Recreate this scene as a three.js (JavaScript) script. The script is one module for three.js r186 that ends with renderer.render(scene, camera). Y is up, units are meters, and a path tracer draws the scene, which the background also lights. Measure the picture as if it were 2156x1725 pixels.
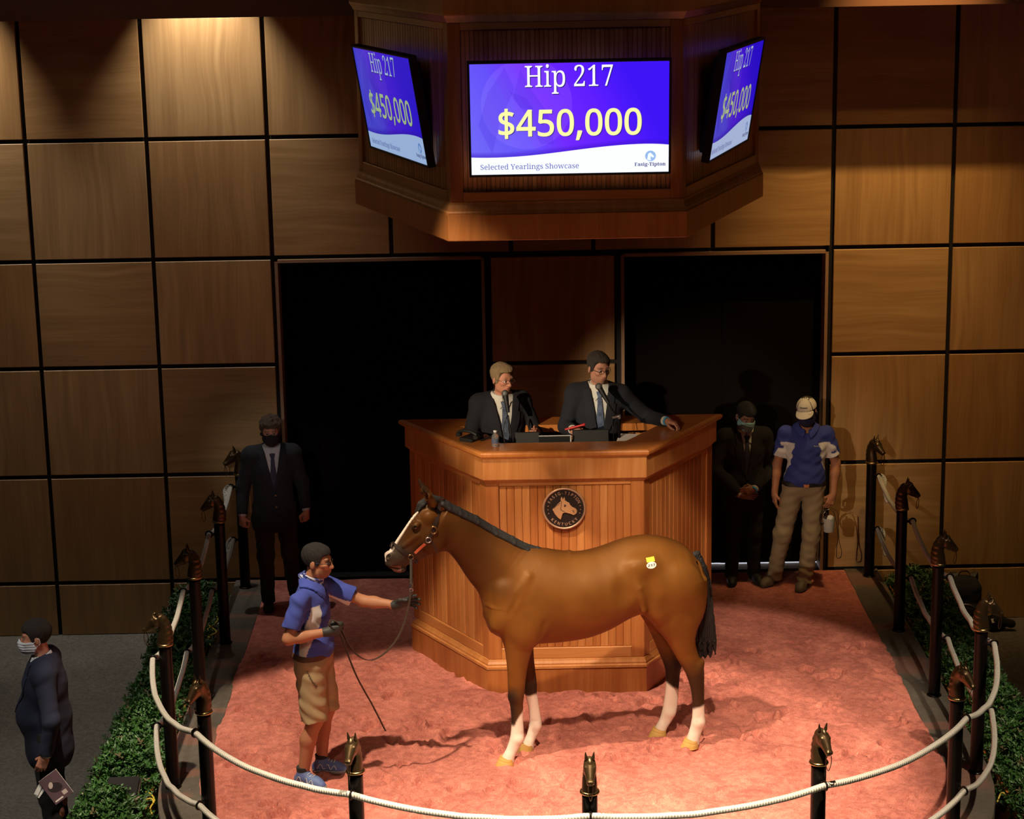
import * as THREE from 'three';
import { mergeGeometries } from 'three/addons/utils/BufferGeometryUtils.js';
import { RectAreaLightUniformsLib } from 'three/addons/lights/RectAreaLightUniformsLib.js';

// ---------------------------------------------------------------- camera, light, exposure
const scene = new THREE.Scene();
scene.background = new THREE.Color(0x000000);
const renderer = new THREE.WebGLRenderer({ antialias: true });
renderer.toneMapping = THREE.LinearToneMapping;
renderer.toneMappingExposure = 1.0;
renderer.shadowMap.enabled = true;
RectAreaLightUniformsLib.init();

const camera = new THREE.PerspectiveCamera(22.092, 2156 / 1725, 0.1, 80);
camera.position.set(-0.452, 6.207, 18.722);
camera.rotation.order = 'YXZ';
camera.rotation.set(-0.24144, -0.00322, -0.01758);
scene.add(camera);

const FOH = [1.0, 0.8, 0.56], WARM = [1.0, 0.8, 0.58], AMBER = [1.0, 0.63, 0.24], COOL = [1.0, 0.94, 0.84];
function spot(col, power, pos, target, angle, penumbra, radius = 1.5) {
  const l = new THREE.SpotLight(new THREE.Color().setRGB(...col), power, 0, angle * Math.PI / 180, penumbra, 2);
  l.position.set(...pos); l.target.position.set(...target);
  l.castShadow = true; l.shadow.mapSize.set(1024, 1024); l.shadow.radius = radius; l.shadow.bias = -0.0005;
  scene.add(l); scene.add(l.target);
  return l;
}
function area(col, power, w, h, pos, target) {
  const l = new THREE.RectAreaLight(new THREE.Color().setRGB(...col), power, w, h);
  l.position.set(...pos); l.lookAt(...target); scene.add(l);
  return l;
}
// ring spots hung from the ceiling in front of the ring: [colour, power, position, target, half angle, penumbra]
const RING_SPOTS = [
  [WARM, 390, [-3.2, 9.8, 7.4], [-0.9, 0, 5.2], 16.9, 0.06, 5],
  [WARM, 300, [0.5, 9.8, 10.5], [1.0, 0, 3.46], 8.9, 0.06, 5],
  [WARM, 1150, [0.2, 9.8, 9.8], [0.1, 0, 7.4], 18, 0.9, 5],
  [FOH, 140, [-2.4, 8.6, 14.0], [-0.1, 0.8, 4.6], 10.5, 0.9, 6],
  [FOH, 210, [-5.0, 6.5, 16.0], [2.05, 1.0, 0.5], 3.8, 0.6, 2],
  [FOH, 440, [-6.0, 5.6, 12.0], [-0.1, 2.2, 2.2], 4.4, 0.8, 2],
  [COOL, 85, [-3.2, 6.8, 16.0], [-2.6, 1.4, 0.7], 2.6, 0.8, 2],
  [COOL, 140, [-5.4, 9.8, 9.5], [-4.1, -0.5, 3.6], 10, 0.9, 4],
  [WARM, 290, [5.0, 9.8, 9.5], [3.0, 0, 4.7], 12.5, 0.9, 4],
];
// wall washers: the first two sit in the cove behind the soffit, the last hangs further out
const WALL_SPOTS = [
  [COOL, 19, [-3.05, 5.95, 0.42], [-3.05, 3.6, -0.28], 38, 0.6],
  [COOL, 24, [-5.3, 6.1, 0.5], [-5.2, 2.0, -0.5], 30, 0.8],
  [AMBER, 54, [3.1, 6.9, 1.7], [3.0, 3.3, 0], 24, 0.9],
  [AMBER, 9, [3.2, 6.9, 2.2], [3.0, 1.4, 0], 26, 0.9],
];
// dim house lights in the ceiling
const HOUSE = [
  [[1, 0.93, 0.82], 0.75, 3, 3, [-5.6, 9.7, 9], [-4.4, 0, 1.5]],
  [[1, 0.62, 0.3], 0.6, 3, 3, [5.6, 9.7, 9], [4.8, 0, 1.5]],
];
for (const s of RING_SPOTS) spot(...s);
for (const s of WALL_SPOTS) spot(...s);
for (const h of HOUSE) area(...h);

// ---------------------------------------------------------------- helpers
const R = (d) => d * Math.PI / 180;
function rng(seed) { let a = seed >>> 0; return () => { a = (a + 0x6D2B79F5) | 0; let t = Math.imul(a ^ (a >>> 15), 1 | a); t = (t + Math.imul(t ^ (t >>> 7), 61 | t)) ^ t; return ((t ^ (t >>> 14)) >>> 0) / 4294967296; }; }
const hash2 = (x, y, s) => { let h = Math.imul(x, 374761393) + Math.imul(y, 668265263) + Math.imul(s, 974634541); h = Math.imul(h ^ (h >>> 13), 1274126177); return ((h ^ (h >>> 16)) >>> 0) / 4294967296; };
function vnoise(x, y, s = 0) {
  const xi = Math.floor(x), yi = Math.floor(y), fx = x - xi, fy = y - yi, u = fx * fx * (3 - 2 * fx), v = fy * fy * (3 - 2 * fy);
  const a = hash2(xi, yi, s), b = hash2(xi + 1, yi, s), c = hash2(xi, yi + 1, s), d = hash2(xi + 1, yi + 1, s);
  return a + (b - a) * u + (c - a) * v + (a - b - c + d) * u * v;
}
function fbm(x, y, s = 0, o = 4) { let t = 0, a = 0.5; for (let i = 0; i < o; i++) { t += a * vnoise(x, y, s + i * 17); x *= 2.03; y *= 2.03; a *= 0.5; } return t; }
const clamp = (x, a, b) => Math.min(b, Math.max(a, x));
const sstep = (a, b, x) => { const t = clamp((x - a) / (b - a), 0, 1); return t * t * (3 - 2 * t); };
const lerp3 = (a, b, t) => [a[0] + (b[0] - a[0]) * t, a[1] + (b[1] - a[1]) * t, a[2] + (b[2] - a[2]) * t];

const taken = new Map();
function numbered(name) { const n = taken.get(name) || 0; taken.set(name, n + 1); return n ? name + '_' + String(n).padStart(3, '0') : name; }
function tag(o, label, category, group) { o.userData.label = label; o.userData.category = category; if (group) o.userData.group = group; return o; }
function thing(name, label, category, pos = [0, 0, 0], turn = 0, group) {
  const o = new THREE.Group(); o.name = numbered(name); scene.add(o);
  o.position.set(...pos); o.rotation.y = turn; return tag(o, label, category, group);
}
function part(name, geo, mat, parent) {
  const m = new THREE.Mesh(geo, mat); m.name = parent === scene ? numbered(name) : partName(name, parent);
  m.castShadow = m.receiveShadow = true; parent.add(m); return m;
}
function partName(name, parent) { let n = 0, s = name; const has = new Set(parent.children.map((c) => c.name)); while (has.has(s)) { n++; s = name + '_' + String(n).padStart(3, '0'); } return s; }
function struct(name, geo, mat) { const m = geo ? part(name, geo, mat, scene) : new THREE.Group(); if (!geo) { m.name = numbered(name); scene.add(m); } m.userData.kind = 'structure'; return m; }
const join = (gs) => mergeGeometries(gs.map((g) => { const q = g.index ? g.toNonIndexed() : g; for (const k of Object.keys(q.attributes)) if (!['position', 'normal', 'uv'].includes(k)) q.deleteAttribute(k); if (!q.attributes.uv) q.setAttribute('uv', new THREE.BufferAttribute(new Float32Array(q.attributes.position.count * 2), 2)); return q; }), false);

// uv in metres taken from the dominant axis of each face
function metreUV(g, ox = 0, oy = 0, swap = false) {
  const q = g.index ? g.toNonIndexed() : g, p = q.attributes.position, n = q.attributes.normal, uv = new Float32Array(p.count * 2);
  for (let i = 0; i < p.count; i++) {
    const ax = Math.abs(n.getX(i)), ay = Math.abs(n.getY(i)), az = Math.abs(n.getZ(i));
    let u, v; if (ay > ax && ay > az) { u = p.getX(i); v = p.getZ(i); } else if (ax > az) { u = p.getZ(i); v = p.getY(i); } else { u = p.getX(i); v = p.getY(i); }
    if (swap) [u, v] = [v, u]; uv[i * 2] = u + ox; uv[i * 2 + 1] = v + oy;
  }
  q.setAttribute('uv', new THREE.BufferAttribute(uv, 2)); return q;
}
// box with chamfered edges
function cbox(w, h, d, c = 0.004) {
  c = Math.min(c, w / 3, h / 3, d / 3);
  const s = new THREE.Shape(), x = w / 2 - c, y = h / 2 - c;
  s.moveTo(-x, -y); s.lineTo(x, -y); s.lineTo(x, y); s.lineTo(-x, y); s.lineTo(-x, -y);
  const g = new THREE.ExtrudeGeometry(s, { depth: d - 2 * c, bevelEnabled: true, bevelThickness: c, bevelSize: c, bevelSegments: 1, curveSegments: 1 });
  g.translate(0, 0, -(d / 2 - c)); return g;
}
const at = (g, x, y, z, ry = 0, rx = 0, rz = 0) => { if (rx || ry || rz) g.applyMatrix4(new THREE.Matrix4().makeRotationFromEuler(new THREE.Euler(rx, ry, rz, 'YXZ'))); g.translate(x, y, z); return g; };
function tube(pts, r, seg = 0, rad = 8, closed = false) {
  const c = new THREE.CatmullRomCurve3(pts.map((p) => new THREE.Vector3(...p)), closed);
  return new THREE.TubeGeometry(c, seg || pts.length * 6, r, rad, closed);
}
// flat strap with a rectangular section swept along points; side gives the width direction per point
function strap(pts, w, t, sideFn, n = 40, closed = false) {
  const c = new THREE.CatmullRomCurve3(pts.map((p) => new THREE.Vector3(...p)), closed), P = [], I = [];
  for (let i = 0; i <= n; i++) {
    const p = c.getPoint(i / n), T = c.getTangent(i / n), s = sideFn(p, T, i / n).clone(); s.addScaledVector(T, -s.dot(T)).normalize();
    const nn = new THREE.Vector3().crossVectors(T, s).normalize();
    for (const [a, b] of [[-1, -1], [1, -1], [1, 1], [-1, 1]]) { const q = p.clone().addScaledVector(s, a * w / 2).addScaledVector(nn, b * t / 2); P.push(q.x, q.y, q.z); }
    if (i < n) for (let k = 0; k < 4; k++) { const a = i * 4 + k, b = i * 4 + (k + 1) % 4; I.push(a, b, b + 4, a, b + 4, a + 4); }
  }
  if (!closed) { I.push(0, 2, 1, 0, 3, 2); const e = n * 4; I.push(e, e + 1, e + 2, e, e + 2, e + 3); }
  const g = new THREE.BufferGeometry(); g.setAttribute('position', new THREE.Float32BufferAttribute(P, 3)); g.setIndex(I);
  const q = g.toNonIndexed(); q.computeVertexNormals(); q.setAttribute('uv', new THREE.BufferAttribute(new Float32Array(q.attributes.position.count * 2), 2)); return q;
}
// sweep a profile [[outward offset, y], ...] round a polyline of [x, z] corners with mitred joints (outside on the left of travel when flip = -1)
function band(poly, profile, closed = false, flip = 1) {
  const n = poly.length, mit = [];
  const seg = (i, j) => { const dx = poly[j][0] - poly[i][0], dz = poly[j][1] - poly[i][1], l = Math.hypot(dx, dz); return [dz / l * flip, -dx / l * flip]; };
  for (let i = 0; i < n; i++) {
    const hasP = closed || i > 0, hasN = closed || i < n - 1;
    const a = hasP ? seg((i + n - 1) % n, i) : seg(i, i + 1), b = hasN ? seg(i, (i + 1) % n) : a;
    const m = [a[0] + b[0], a[1] + b[1]], l = 1 + a[0] * b[0] + a[1] * b[1]; mit.push([m[0] / l, m[1] / l]);
  }
  const P = [], U = [], quad = (a, b, c, d, u0, u1, v0, v1) => { for (const q of [a, b, c, a, c, d]) P.push(...q); U.push(u0, v0, u1, v0, u1, v1, u0, v0, u1, v1, u0, v1); };
  const pt = (i, k) => [poly[i][0] + mit[i][0] * profile[k][0], profile[k][1], poly[i][1] + mit[i][1] * profile[k][0]];
  let u = 0;
  for (let i = 0; i < (closed ? n : n - 1); i++) {
    const j = (i + 1) % n, L = Math.hypot(poly[j][0] - poly[i][0], poly[j][1] - poly[i][1]); let v = 0;
    for (let k = 0; k < profile.length; k++) {
      const k2 = (k + 1) % profile.length, dv = Math.hypot(profile[k2][0] - profile[k][0], profile[k2][1] - profile[k][1]);
      if (flip > 0) quad(pt(i, k), pt(j, k), pt(j, k2), pt(i, k2), u, u + L, v, v + dv); else quad(pt(j, k), pt(i, k), pt(i, k2), pt(j, k2), u, u + L, v, v + dv); v += dv;
    }
    u += L;
  }
  const g = new THREE.BufferGeometry(); g.setAttribute('position', new THREE.Float32BufferAttribute(P, 3)); g.setAttribute('uv', new THREE.Float32BufferAttribute(U.map((x, i) => x), 2)); g.computeVertexNormals(); return g;
}
function prism(poly, y0, y1) { // closed polygon of [x, z] extruded upward
  const s = new THREE.Shape(); poly.forEach(([x, z], i) => (i ? s.lineTo(x, -z) : s.moveTo(x, -z)));
  const g = new THREE.ExtrudeGeometry(s, { depth: y1 - y0, bevelEnabled: false, curveSegments: 1 }); g.rotateX(-Math.PI / 2); g.translate(0, y0, 0); return g;
}

// ---------------------------------------------------------------- procedural textures
function dataTex(w, h, fn, srgb = true, rep = 1) {
  const d = new Uint8Array(w * h * 4);
  for (let y = 0; y < h; y++) for (let x = 0; x < w; x++) { const c = fn(x / w, y / h), i = (y * w + x) * 4; d[i] = clamp(c[0] * 255, 0, 255); d[i + 1] = clamp(c[1] * 255, 0, 255); d[i + 2] = clamp(c[2] * 255, 0, 255); d[i + 3] = 255; }
  const t = new THREE.DataTexture(d, w, h, THREE.RGBAFormat); t.wrapS = t.wrapT = THREE.RepeatWrapping; t.magFilter = THREE.LinearFilter; t.minFilter = THREE.LinearMipmapLinearFilter; t.generateMipmaps = true;
  if (srgb) t.colorSpace = THREE.SRGBColorSpace; t.repeat.set(rep, rep); t.needsUpdate = true; return t;
}
const wrapN = (u, v, fu, fv, s) => { // tileable value noise
  const x = u * fu, y = v * fv, xi = Math.floor(x), yi = Math.floor(y), fx = x - xi, fy = y - yi, a = fx * fx * (3 - 2 * fx), b = fy * fy * (3 - 2 * fy);
  const H = (i, j) => hash2(((i % fu) + fu) % fu, ((j % fv) + fv) % fv, s); const p = H(xi, yi), q = H(xi + 1, yi), r = H(xi, yi + 1), t = H(xi + 1, yi + 1);
  return p + (q - p) * a + (r - p) * b + (p - q - r + t) * a * b;
};
// grain runs along v
function woodTex(seed, light, dark, streak = 1) {
  return dataTex(512, 512, (u, v) => {
    const warp = (wrapN(u, v, 4, 3, seed) - 0.5) * 0.05;
    const g = 0.42 * wrapN(u + warp, v, 28, 2, seed + 1) + 0.26 * wrapN(u + warp, v, 90, 3, seed + 2) + 0.14 * wrapN(u, v, 220, 8, seed + 3) + 0.18 * wrapN(u, v, 5, 4, seed + 4);
    const t = clamp((g - 0.5) * 1.5 * streak + 0.5, 0, 1); return lerp3(dark, light, t);
  }, true, 0.8);
}
const WT = [woodTex(11, [0.725, 0.575, 0.385], [0.585, 0.44, 0.275], 0.8), woodTex(23, [0.70, 0.54, 0.345], [0.565, 0.41, 0.24], 0.8), woodTex(37, [0.745, 0.6, 0.41], [0.61, 0.465, 0.29], 0.8)];
const PT = [woodTex(51, [0.755, 0.50, 0.275], [0.63, 0.375, 0.175]), woodTex(67, [0.715, 0.455, 0.24], [0.59, 0.335, 0.15]), woodTex(83, [0.78, 0.535, 0.31], [0.665, 0.41, 0.2])];
const noiseBump = dataTex(256, 256, (u, v) => { const n = 0.5 * wrapN(u, v, 24, 24, 5) + 0.3 * wrapN(u, v, 64, 64, 6) + 0.2 * wrapN(u, v, 128, 128, 7); return [n, n, n]; }, false, 2);
const M = {};
const std = (col, o = {}) => new THREE.MeshStandardMaterial({ color: Array.isArray(col) ? new THREE.Color().setRGB(...col) : new THREE.Color(col), roughness: 0.7, ...o });
M.wall = WT.map((t) => std(0xffffff, { map: t, roughness: 0.5 }));
M.pod = PT.map((t) => std(0xffffff, { map: t, roughness: 0.42 }));
M.black = std([0.006, 0.005, 0.005], { roughness: 0.6 });
M.doorDark = new THREE.MeshPhysicalMaterial({ color: new THREE.Color().setRGB(0.005, 0.0036, 0.0032), roughness: 0.95, specularIntensity: 0.08 });
M.darkWood = std([0.16, 0.07, 0.035], { roughness: 0.6 });
M.plaster = std([0.12, 0.09, 0.07], { roughness: 0.95 });
M.gloss = new THREE.MeshPhysicalMaterial({ color: new THREE.Color().setRGB(0.006, 0.0045, 0.004), roughness: 0.26, specularIntensity: 0.3 });
M.bronze = std([0.085, 0.053, 0.024], { metalness: 0.75, roughness: 0.34 });
M.brass = std([0.45, 0.32, 0.14], { metalness: 1, roughness: 0.28 });
M.steel = std([0.6, 0.6, 0.6], { metalness: 1, roughness: 0.3 });
M.leather = std([0.02, 0.0085, 0.0055], { roughness: 0.5 });
M.blackPlastic = std([0.005, 0.005, 0.0055], { roughness: 0.6 });
M.paper = std([0.75, 0.74, 0.7], { roughness: 0.85 });
M.vc = new THREE.MeshStandardMaterial({ vertexColors: true, roughness: 0.62 });
M.vcCloth = new THREE.MeshStandardMaterial({ vertexColors: true, roughness: 0.92 });
// ---------------------------------------------------------------- implicit surfaces: joined smoothly, then meshed
const smin = (a, b, k) => { const h = Math.max(k - Math.abs(a - b), 0) / k; return Math.min(a, b) - h * h * k * 0.25; };
const smax = (a, b, k) => -smin(-a, -b, k);
function cone(a, b, ra, rb) { // tapered capsule
  const [ax, ay, az] = a, dx = b[0] - ax, dy = b[1] - ay, dz = b[2] - az, L = dx * dx + dy * dy + dz * dz || 1e-9;
  return (x, y, z) => { const px = x - ax, py = y - ay, pz = z - az; let t = (px * dx + py * dy + pz * dz) / L; t = t < 0 ? 0 : t > 1 ? 1 : t; const qx = px - dx * t, qy = py - dy * t, qz = pz - dz * t; return Math.sqrt(qx * qx + qy * qy + qz * qz) - (ra + (rb - ra) * t); };
}
function ell(c, r, rot) { // ellipsoid, rot = Euler XYZ
  const [cx, cy, cz] = c, [rx, ry, rz] = r; let m = null;
  if (rot) { const e = new THREE.Matrix4().makeRotationFromEuler(new THREE.Euler(...rot)).elements; m = [e[0], e[1], e[2], e[4], e[5], e[6], e[8], e[9], e[10]]; }
  return (x, y, z) => {
    let px = x - cx, py = y - cy, pz = z - cz;
    if (m) { const a = m[0] * px + m[1] * py + m[2] * pz, b = m[3] * px + m[4] * py + m[5] * pz, d = m[6] * px + m[7] * py + m[8] * pz; px = a; py = b; pz = d; }
    px /= rx; py /= ry; pz /= rz; const k0 = Math.sqrt(px * px + py * py + pz * pz); px /= rx; py /= ry; pz /= rz; const k1 = Math.sqrt(px * px + py * py + pz * pz);
    return k1 < 1e-9 ? -Math.min(rx, ry, rz) : k0 * (k0 - 1) / k1;
  };
}
function rbox(c, h, r) { const [cx, cy, cz] = c, [hx, hy, hz] = h; return (x, y, z) => { const a = Math.abs(x - cx) - hx + r, b = Math.abs(y - cy) - hy + r, d = Math.abs(z - cz) - hz + r; return Math.hypot(Math.max(a, 0), Math.max(b, 0), Math.max(d, 0)) + Math.min(Math.max(a, b, d), 0) - r; }; }
const U = (k, fs) => (x, y, z) => { let d = fs[0](x, y, z); for (let i = 1; i < fs.length; i++) d = smin(d, fs[i](x, y, z), k); return d; };
function bound(f, c, rad, m = 0.1) { return (x, y, z) => { const d = Math.hypot(x - c[0], y - c[1], z - c[2]) - rad; return d > m ? d : f(x, y, z); }; }
// turn a function written in a local frame: frame = { o, X, Y, Z } with unit axes
function inFrame(f, o, X, Y, Z) { return (x, y, z) => { const a = x - o[0], b = y - o[1], c = z - o[2]; return f(a * X[0] + b * X[1] + c * X[2], a * Y[0] + b * Y[1] + c * Y[2], a * Z[0] + b * Z[1] + c * Z[2]); }; }
function surf(f, lo, hi, h, color, skipBoxes = []) {
  const n = [0, 1, 2].map((i) => Math.ceil((hi[i] - lo[i]) / h / 8) * 8 + 1), [nx, ny, nz] = n, sx = 1, sy = nx, sz = nx * ny;
  const G = new Float32Array(nx * ny * nz).fill(NaN), blocks = [], rad = h * 8 * 0.5 * Math.sqrt(3) * 1.35;
  for (let bz = 0; bz < nz - 1; bz += 8) for (let by = 0; by < ny - 1; by += 8) for (let bx = 0; bx < nx - 1; bx += 8) {
    const c = f(lo[0] + (bx + 4) * h, lo[1] + (by + 4) * h, lo[2] + (bz + 4) * h); if (Math.abs(c) > rad) continue; blocks.push([bx, by, bz]);
    for (let k = bz; k <= bz + 8; k++) for (let j = by; j <= by + 8; j++) for (let i = bx, q = i + j * sy + k * sz; i <= bx + 8; i++, q++) if (G[q] !== G[q]) G[q] = f(lo[0] + i * h, lo[1] + j * h, lo[2] + k * h);
  }
  const ids = new Map(), P = [], N = [], C = [], I = [], e = h * 0.4, off = [0, sx, sy, sx + sy, sz, sx + sz, sy + sz, sx + sy + sz];
  const E = [[0, 1], [2, 3], [4, 5], [6, 7], [0, 2], [1, 3], [4, 6], [5, 7], [0, 4], [1, 5], [2, 6], [3, 7]];
  for (const [bx, by, bz] of blocks) for (let k = bz; k < bz + 8; k++) for (let j = by; j < by + 8; j++) for (let i = bx; i < bx + 8; i++) {
    const q = i + j * sy + k * sz; let m = 0; for (let c = 0; c < 8; c++) if (G[q + off[c]] < 0) m |= 1 << c; if (m === 0 || m === 255) continue;
    let x = 0, y = 0, z = 0, w = 0;
    for (const [a, b] of E) { if (((m >> a) & 1) === ((m >> b) & 1)) continue; const va = G[q + off[a]], vb = G[q + off[b]], t = va / (va - vb); x += (a & 1) + ((b & 1) - (a & 1)) * t; y += ((a >> 1) & 1) + (((b >> 1) & 1) - ((a >> 1) & 1)) * t; z += (a >> 2) + ((b >> 2) - (a >> 2)) * t; w++; }
    x = lo[0] + (i + x / w) * h; y = lo[1] + (j + y / w) * h; z = lo[2] + (k + z / w) * h;
    if (skipBoxes.some((s) => x > s[0] && x < s[3] && y > s[1] && y < s[4] && z > s[2] && z < s[5])) continue;
    const gr = () => { const a = f(x + e, y, z) - f(x - e, y, z), b = f(x, y + e, z) - f(x, y - e, z), c = f(x, y, z + e) - f(x, y, z - e), l = Math.hypot(a, b, c) || 1; return [a / l, b / l, c / l, l / (2 * e)]; };
    let g = gr(); const d = clamp(f(x, y, z) / Math.max(g[3], 0.5), -h * 0.5, h * 0.5); x -= g[0] * d; y -= g[1] * d; z -= g[2] * d; g = gr();
    ids.set(q, P.length / 3); P.push(x, y, z); N.push(g[0], g[1], g[2]); if (color) C.push(...color(x, y, z, g[0], g[1], g[2]));
  }
  const S = [sx, sy, sz];
  for (const [bx, by, bz] of blocks) for (let k = bz; k <= bz + 8; k++) for (let j = by; j <= by + 8; j++) for (let i = bx; i <= bx + 8; i++) {
    const q = i + j * sy + k * sz;
    for (let a = 0; a < 3; a++) {
      const lim = [i, j, k]; if (lim[a] >= [bx, by, bz][a] + 8) continue; const b = (a + 1) % 3, c = (a + 2) % 3;
      if (lim[b] === [bx, by, bz][b] + 8 || lim[c] === [bx, by, bz][c] + 8) continue; if (lim[b] === 0 || lim[c] === 0) continue;
      const s0 = G[q] < 0, s1 = G[q + S[a]] < 0; if (s0 === s1) continue;
      const v0 = ids.get(q), v1 = ids.get(q - S[b]), v2 = ids.get(q - S[b] - S[c]), v3 = ids.get(q - S[c]);
      if (v0 === undefined || v1 === undefined || v2 === undefined || v3 === undefined) continue;
      if (s0) I.push(v0, v1, v2, v0, v2, v3); else I.push(v0, v2, v1, v0, v3, v2);
    }
  }
  const g = new THREE.BufferGeometry(); g.setAttribute('position', new THREE.Float32BufferAttribute(P, 3)); g.setAttribute('normal', new THREE.Float32BufferAttribute(N, 3)); g.setAttribute('uv', new THREE.BufferAttribute(new Float32Array(P.length / 3 * 2), 2));
  if (color) g.setAttribute('color', new THREE.Float32BufferAttribute(C, 3)); g.setIndex(I); return g;
}
// a limb, neck or trunk: centre line [x, y, half width, z], with its outline on either side given as polylines in x, y
function loft(centres, top, bot, o = {}) {
  const n = o.n || 26, cv = new THREE.CatmullRomCurve3(centres.map((c) => new THREE.Vector3(c[0], c[1], 0)), false, 'centripetal');
  const S = []; const m = centres.length - 1;
  const hit = (px, py, dx, dy, line) => { let best = Infinity; for (let i = 0; i < line.length - 1; i++) { const [ax, ay] = line[i], ex = line[i + 1][0] - ax, ey = line[i + 1][1] - ay, det = dx * -ey + ex * dy; if (Math.abs(det) < 1e-12) continue; const t = ((ax - px) * -ey + ex * (ay - py)) / det, s = (dx * (ay - py) - dy * (ax - px)) / det; if (s >= -0.02 && s <= 1.02 && t > 0.001 && t < best) best = t; } return best; };
  for (let i = 0; i <= n; i++) {
    const t = i / n, p = cv.getPoint(t), T = cv.getTangent(t), k = Math.min(Math.floor(t * m), m - 1), f = t * m - k, w = centres[k][2] + (centres[k + 1][2] - centres[k][2]) * f, zc = (centres[k][3] || 0) + ((centres[k + 1][3] || 0) - (centres[k][3] || 0)) * f;
    S.push({ x: p.x, y: p.y, w, zc, ht: hit(p.x, p.y, -T.y, T.x, top), hb: hit(p.x, p.y, T.y, -T.x, bot) });
  }
  for (const key of ['ht', 'hb']) {
    for (let i = 0; i <= n; i++) if (S[i][key] === Infinity || S[i][key] > 0.6) { let v = null; for (let r = 1; r <= n && v === null; r++) for (const j of [i - r, i + r]) if (S[j] && S[j][key] < 0.6) { v = S[j][key]; break; } S[i][key] = v || 0.05; }
    for (let pass = 0; pass < (o.passes || 2); pass++) { const a = S.map((s) => s[key]); for (let i = 1; i < n; i++) S[i][key] = (a[i - 1] + 2 * a[i] + a[i + 1]) / 4; }
  }
  const egg = o.egg || 0, eggB = o.eggB || 0, cap = o.cap || 0.5;
  return (x, y, z) => {
    let bd = Infinity, bi = 0, bt = 0, raw = 0;
    for (let i = 0; i < n; i++) { const a = S[i], b = S[i + 1], ex = b.x - a.x, ey = b.y - a.y, L = ex * ex + ey * ey; let t = ((x - a.x) * ex + (y - a.y) * ey) / L; const r = t; t = t < 0 ? 0 : t > 1 ? 1 : t; const dx = x - a.x - ex * t, dy = y - a.y - ey * t, d = dx * dx + dy * dy; if (d < bd) { bd = d; bi = i; bt = t; raw = r; } }
    const a = S[bi], b = S[bi + 1], ex = b.x - a.x, ey = b.y - a.y, l = Math.hypot(ex, ey), tx = ex / l, ty = ey / l, qx = x - a.x - ex * bt, qy = y - a.y - ey * bt;
    const c = -qx * ty + qy * tx, al = (bi === 0 && raw < 0) || (bi === n - 1 && raw > 1) ? qx * tx + qy * ty : 0, cc = al ? c : Math.sign(c) * Math.sqrt(bd);
    const h = cc > 0 ? a.ht + (b.ht - a.ht) * bt : a.hb + (b.hb - a.hb) * bt; let w = a.w + (b.w - a.w) * bt; const q = clamp(cc / h, -1.2, 1.2); w *= 1 - (cc > 0 ? egg : eggB) * q * q;
    const zz = z - (a.zc + (b.zc - a.zc) * bt), e = Math.min(h, w) * cap; const A = cc / h, B = zz / w, D = al / e, k0 = Math.sqrt(A * A + B * B + D * D), k1 = Math.hypot(A / h, B / w, D / e);
    return k1 < 1e-9 ? -Math.min(h, w) : k0 * (k0 - 1) / k1;
  };
}
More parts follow.
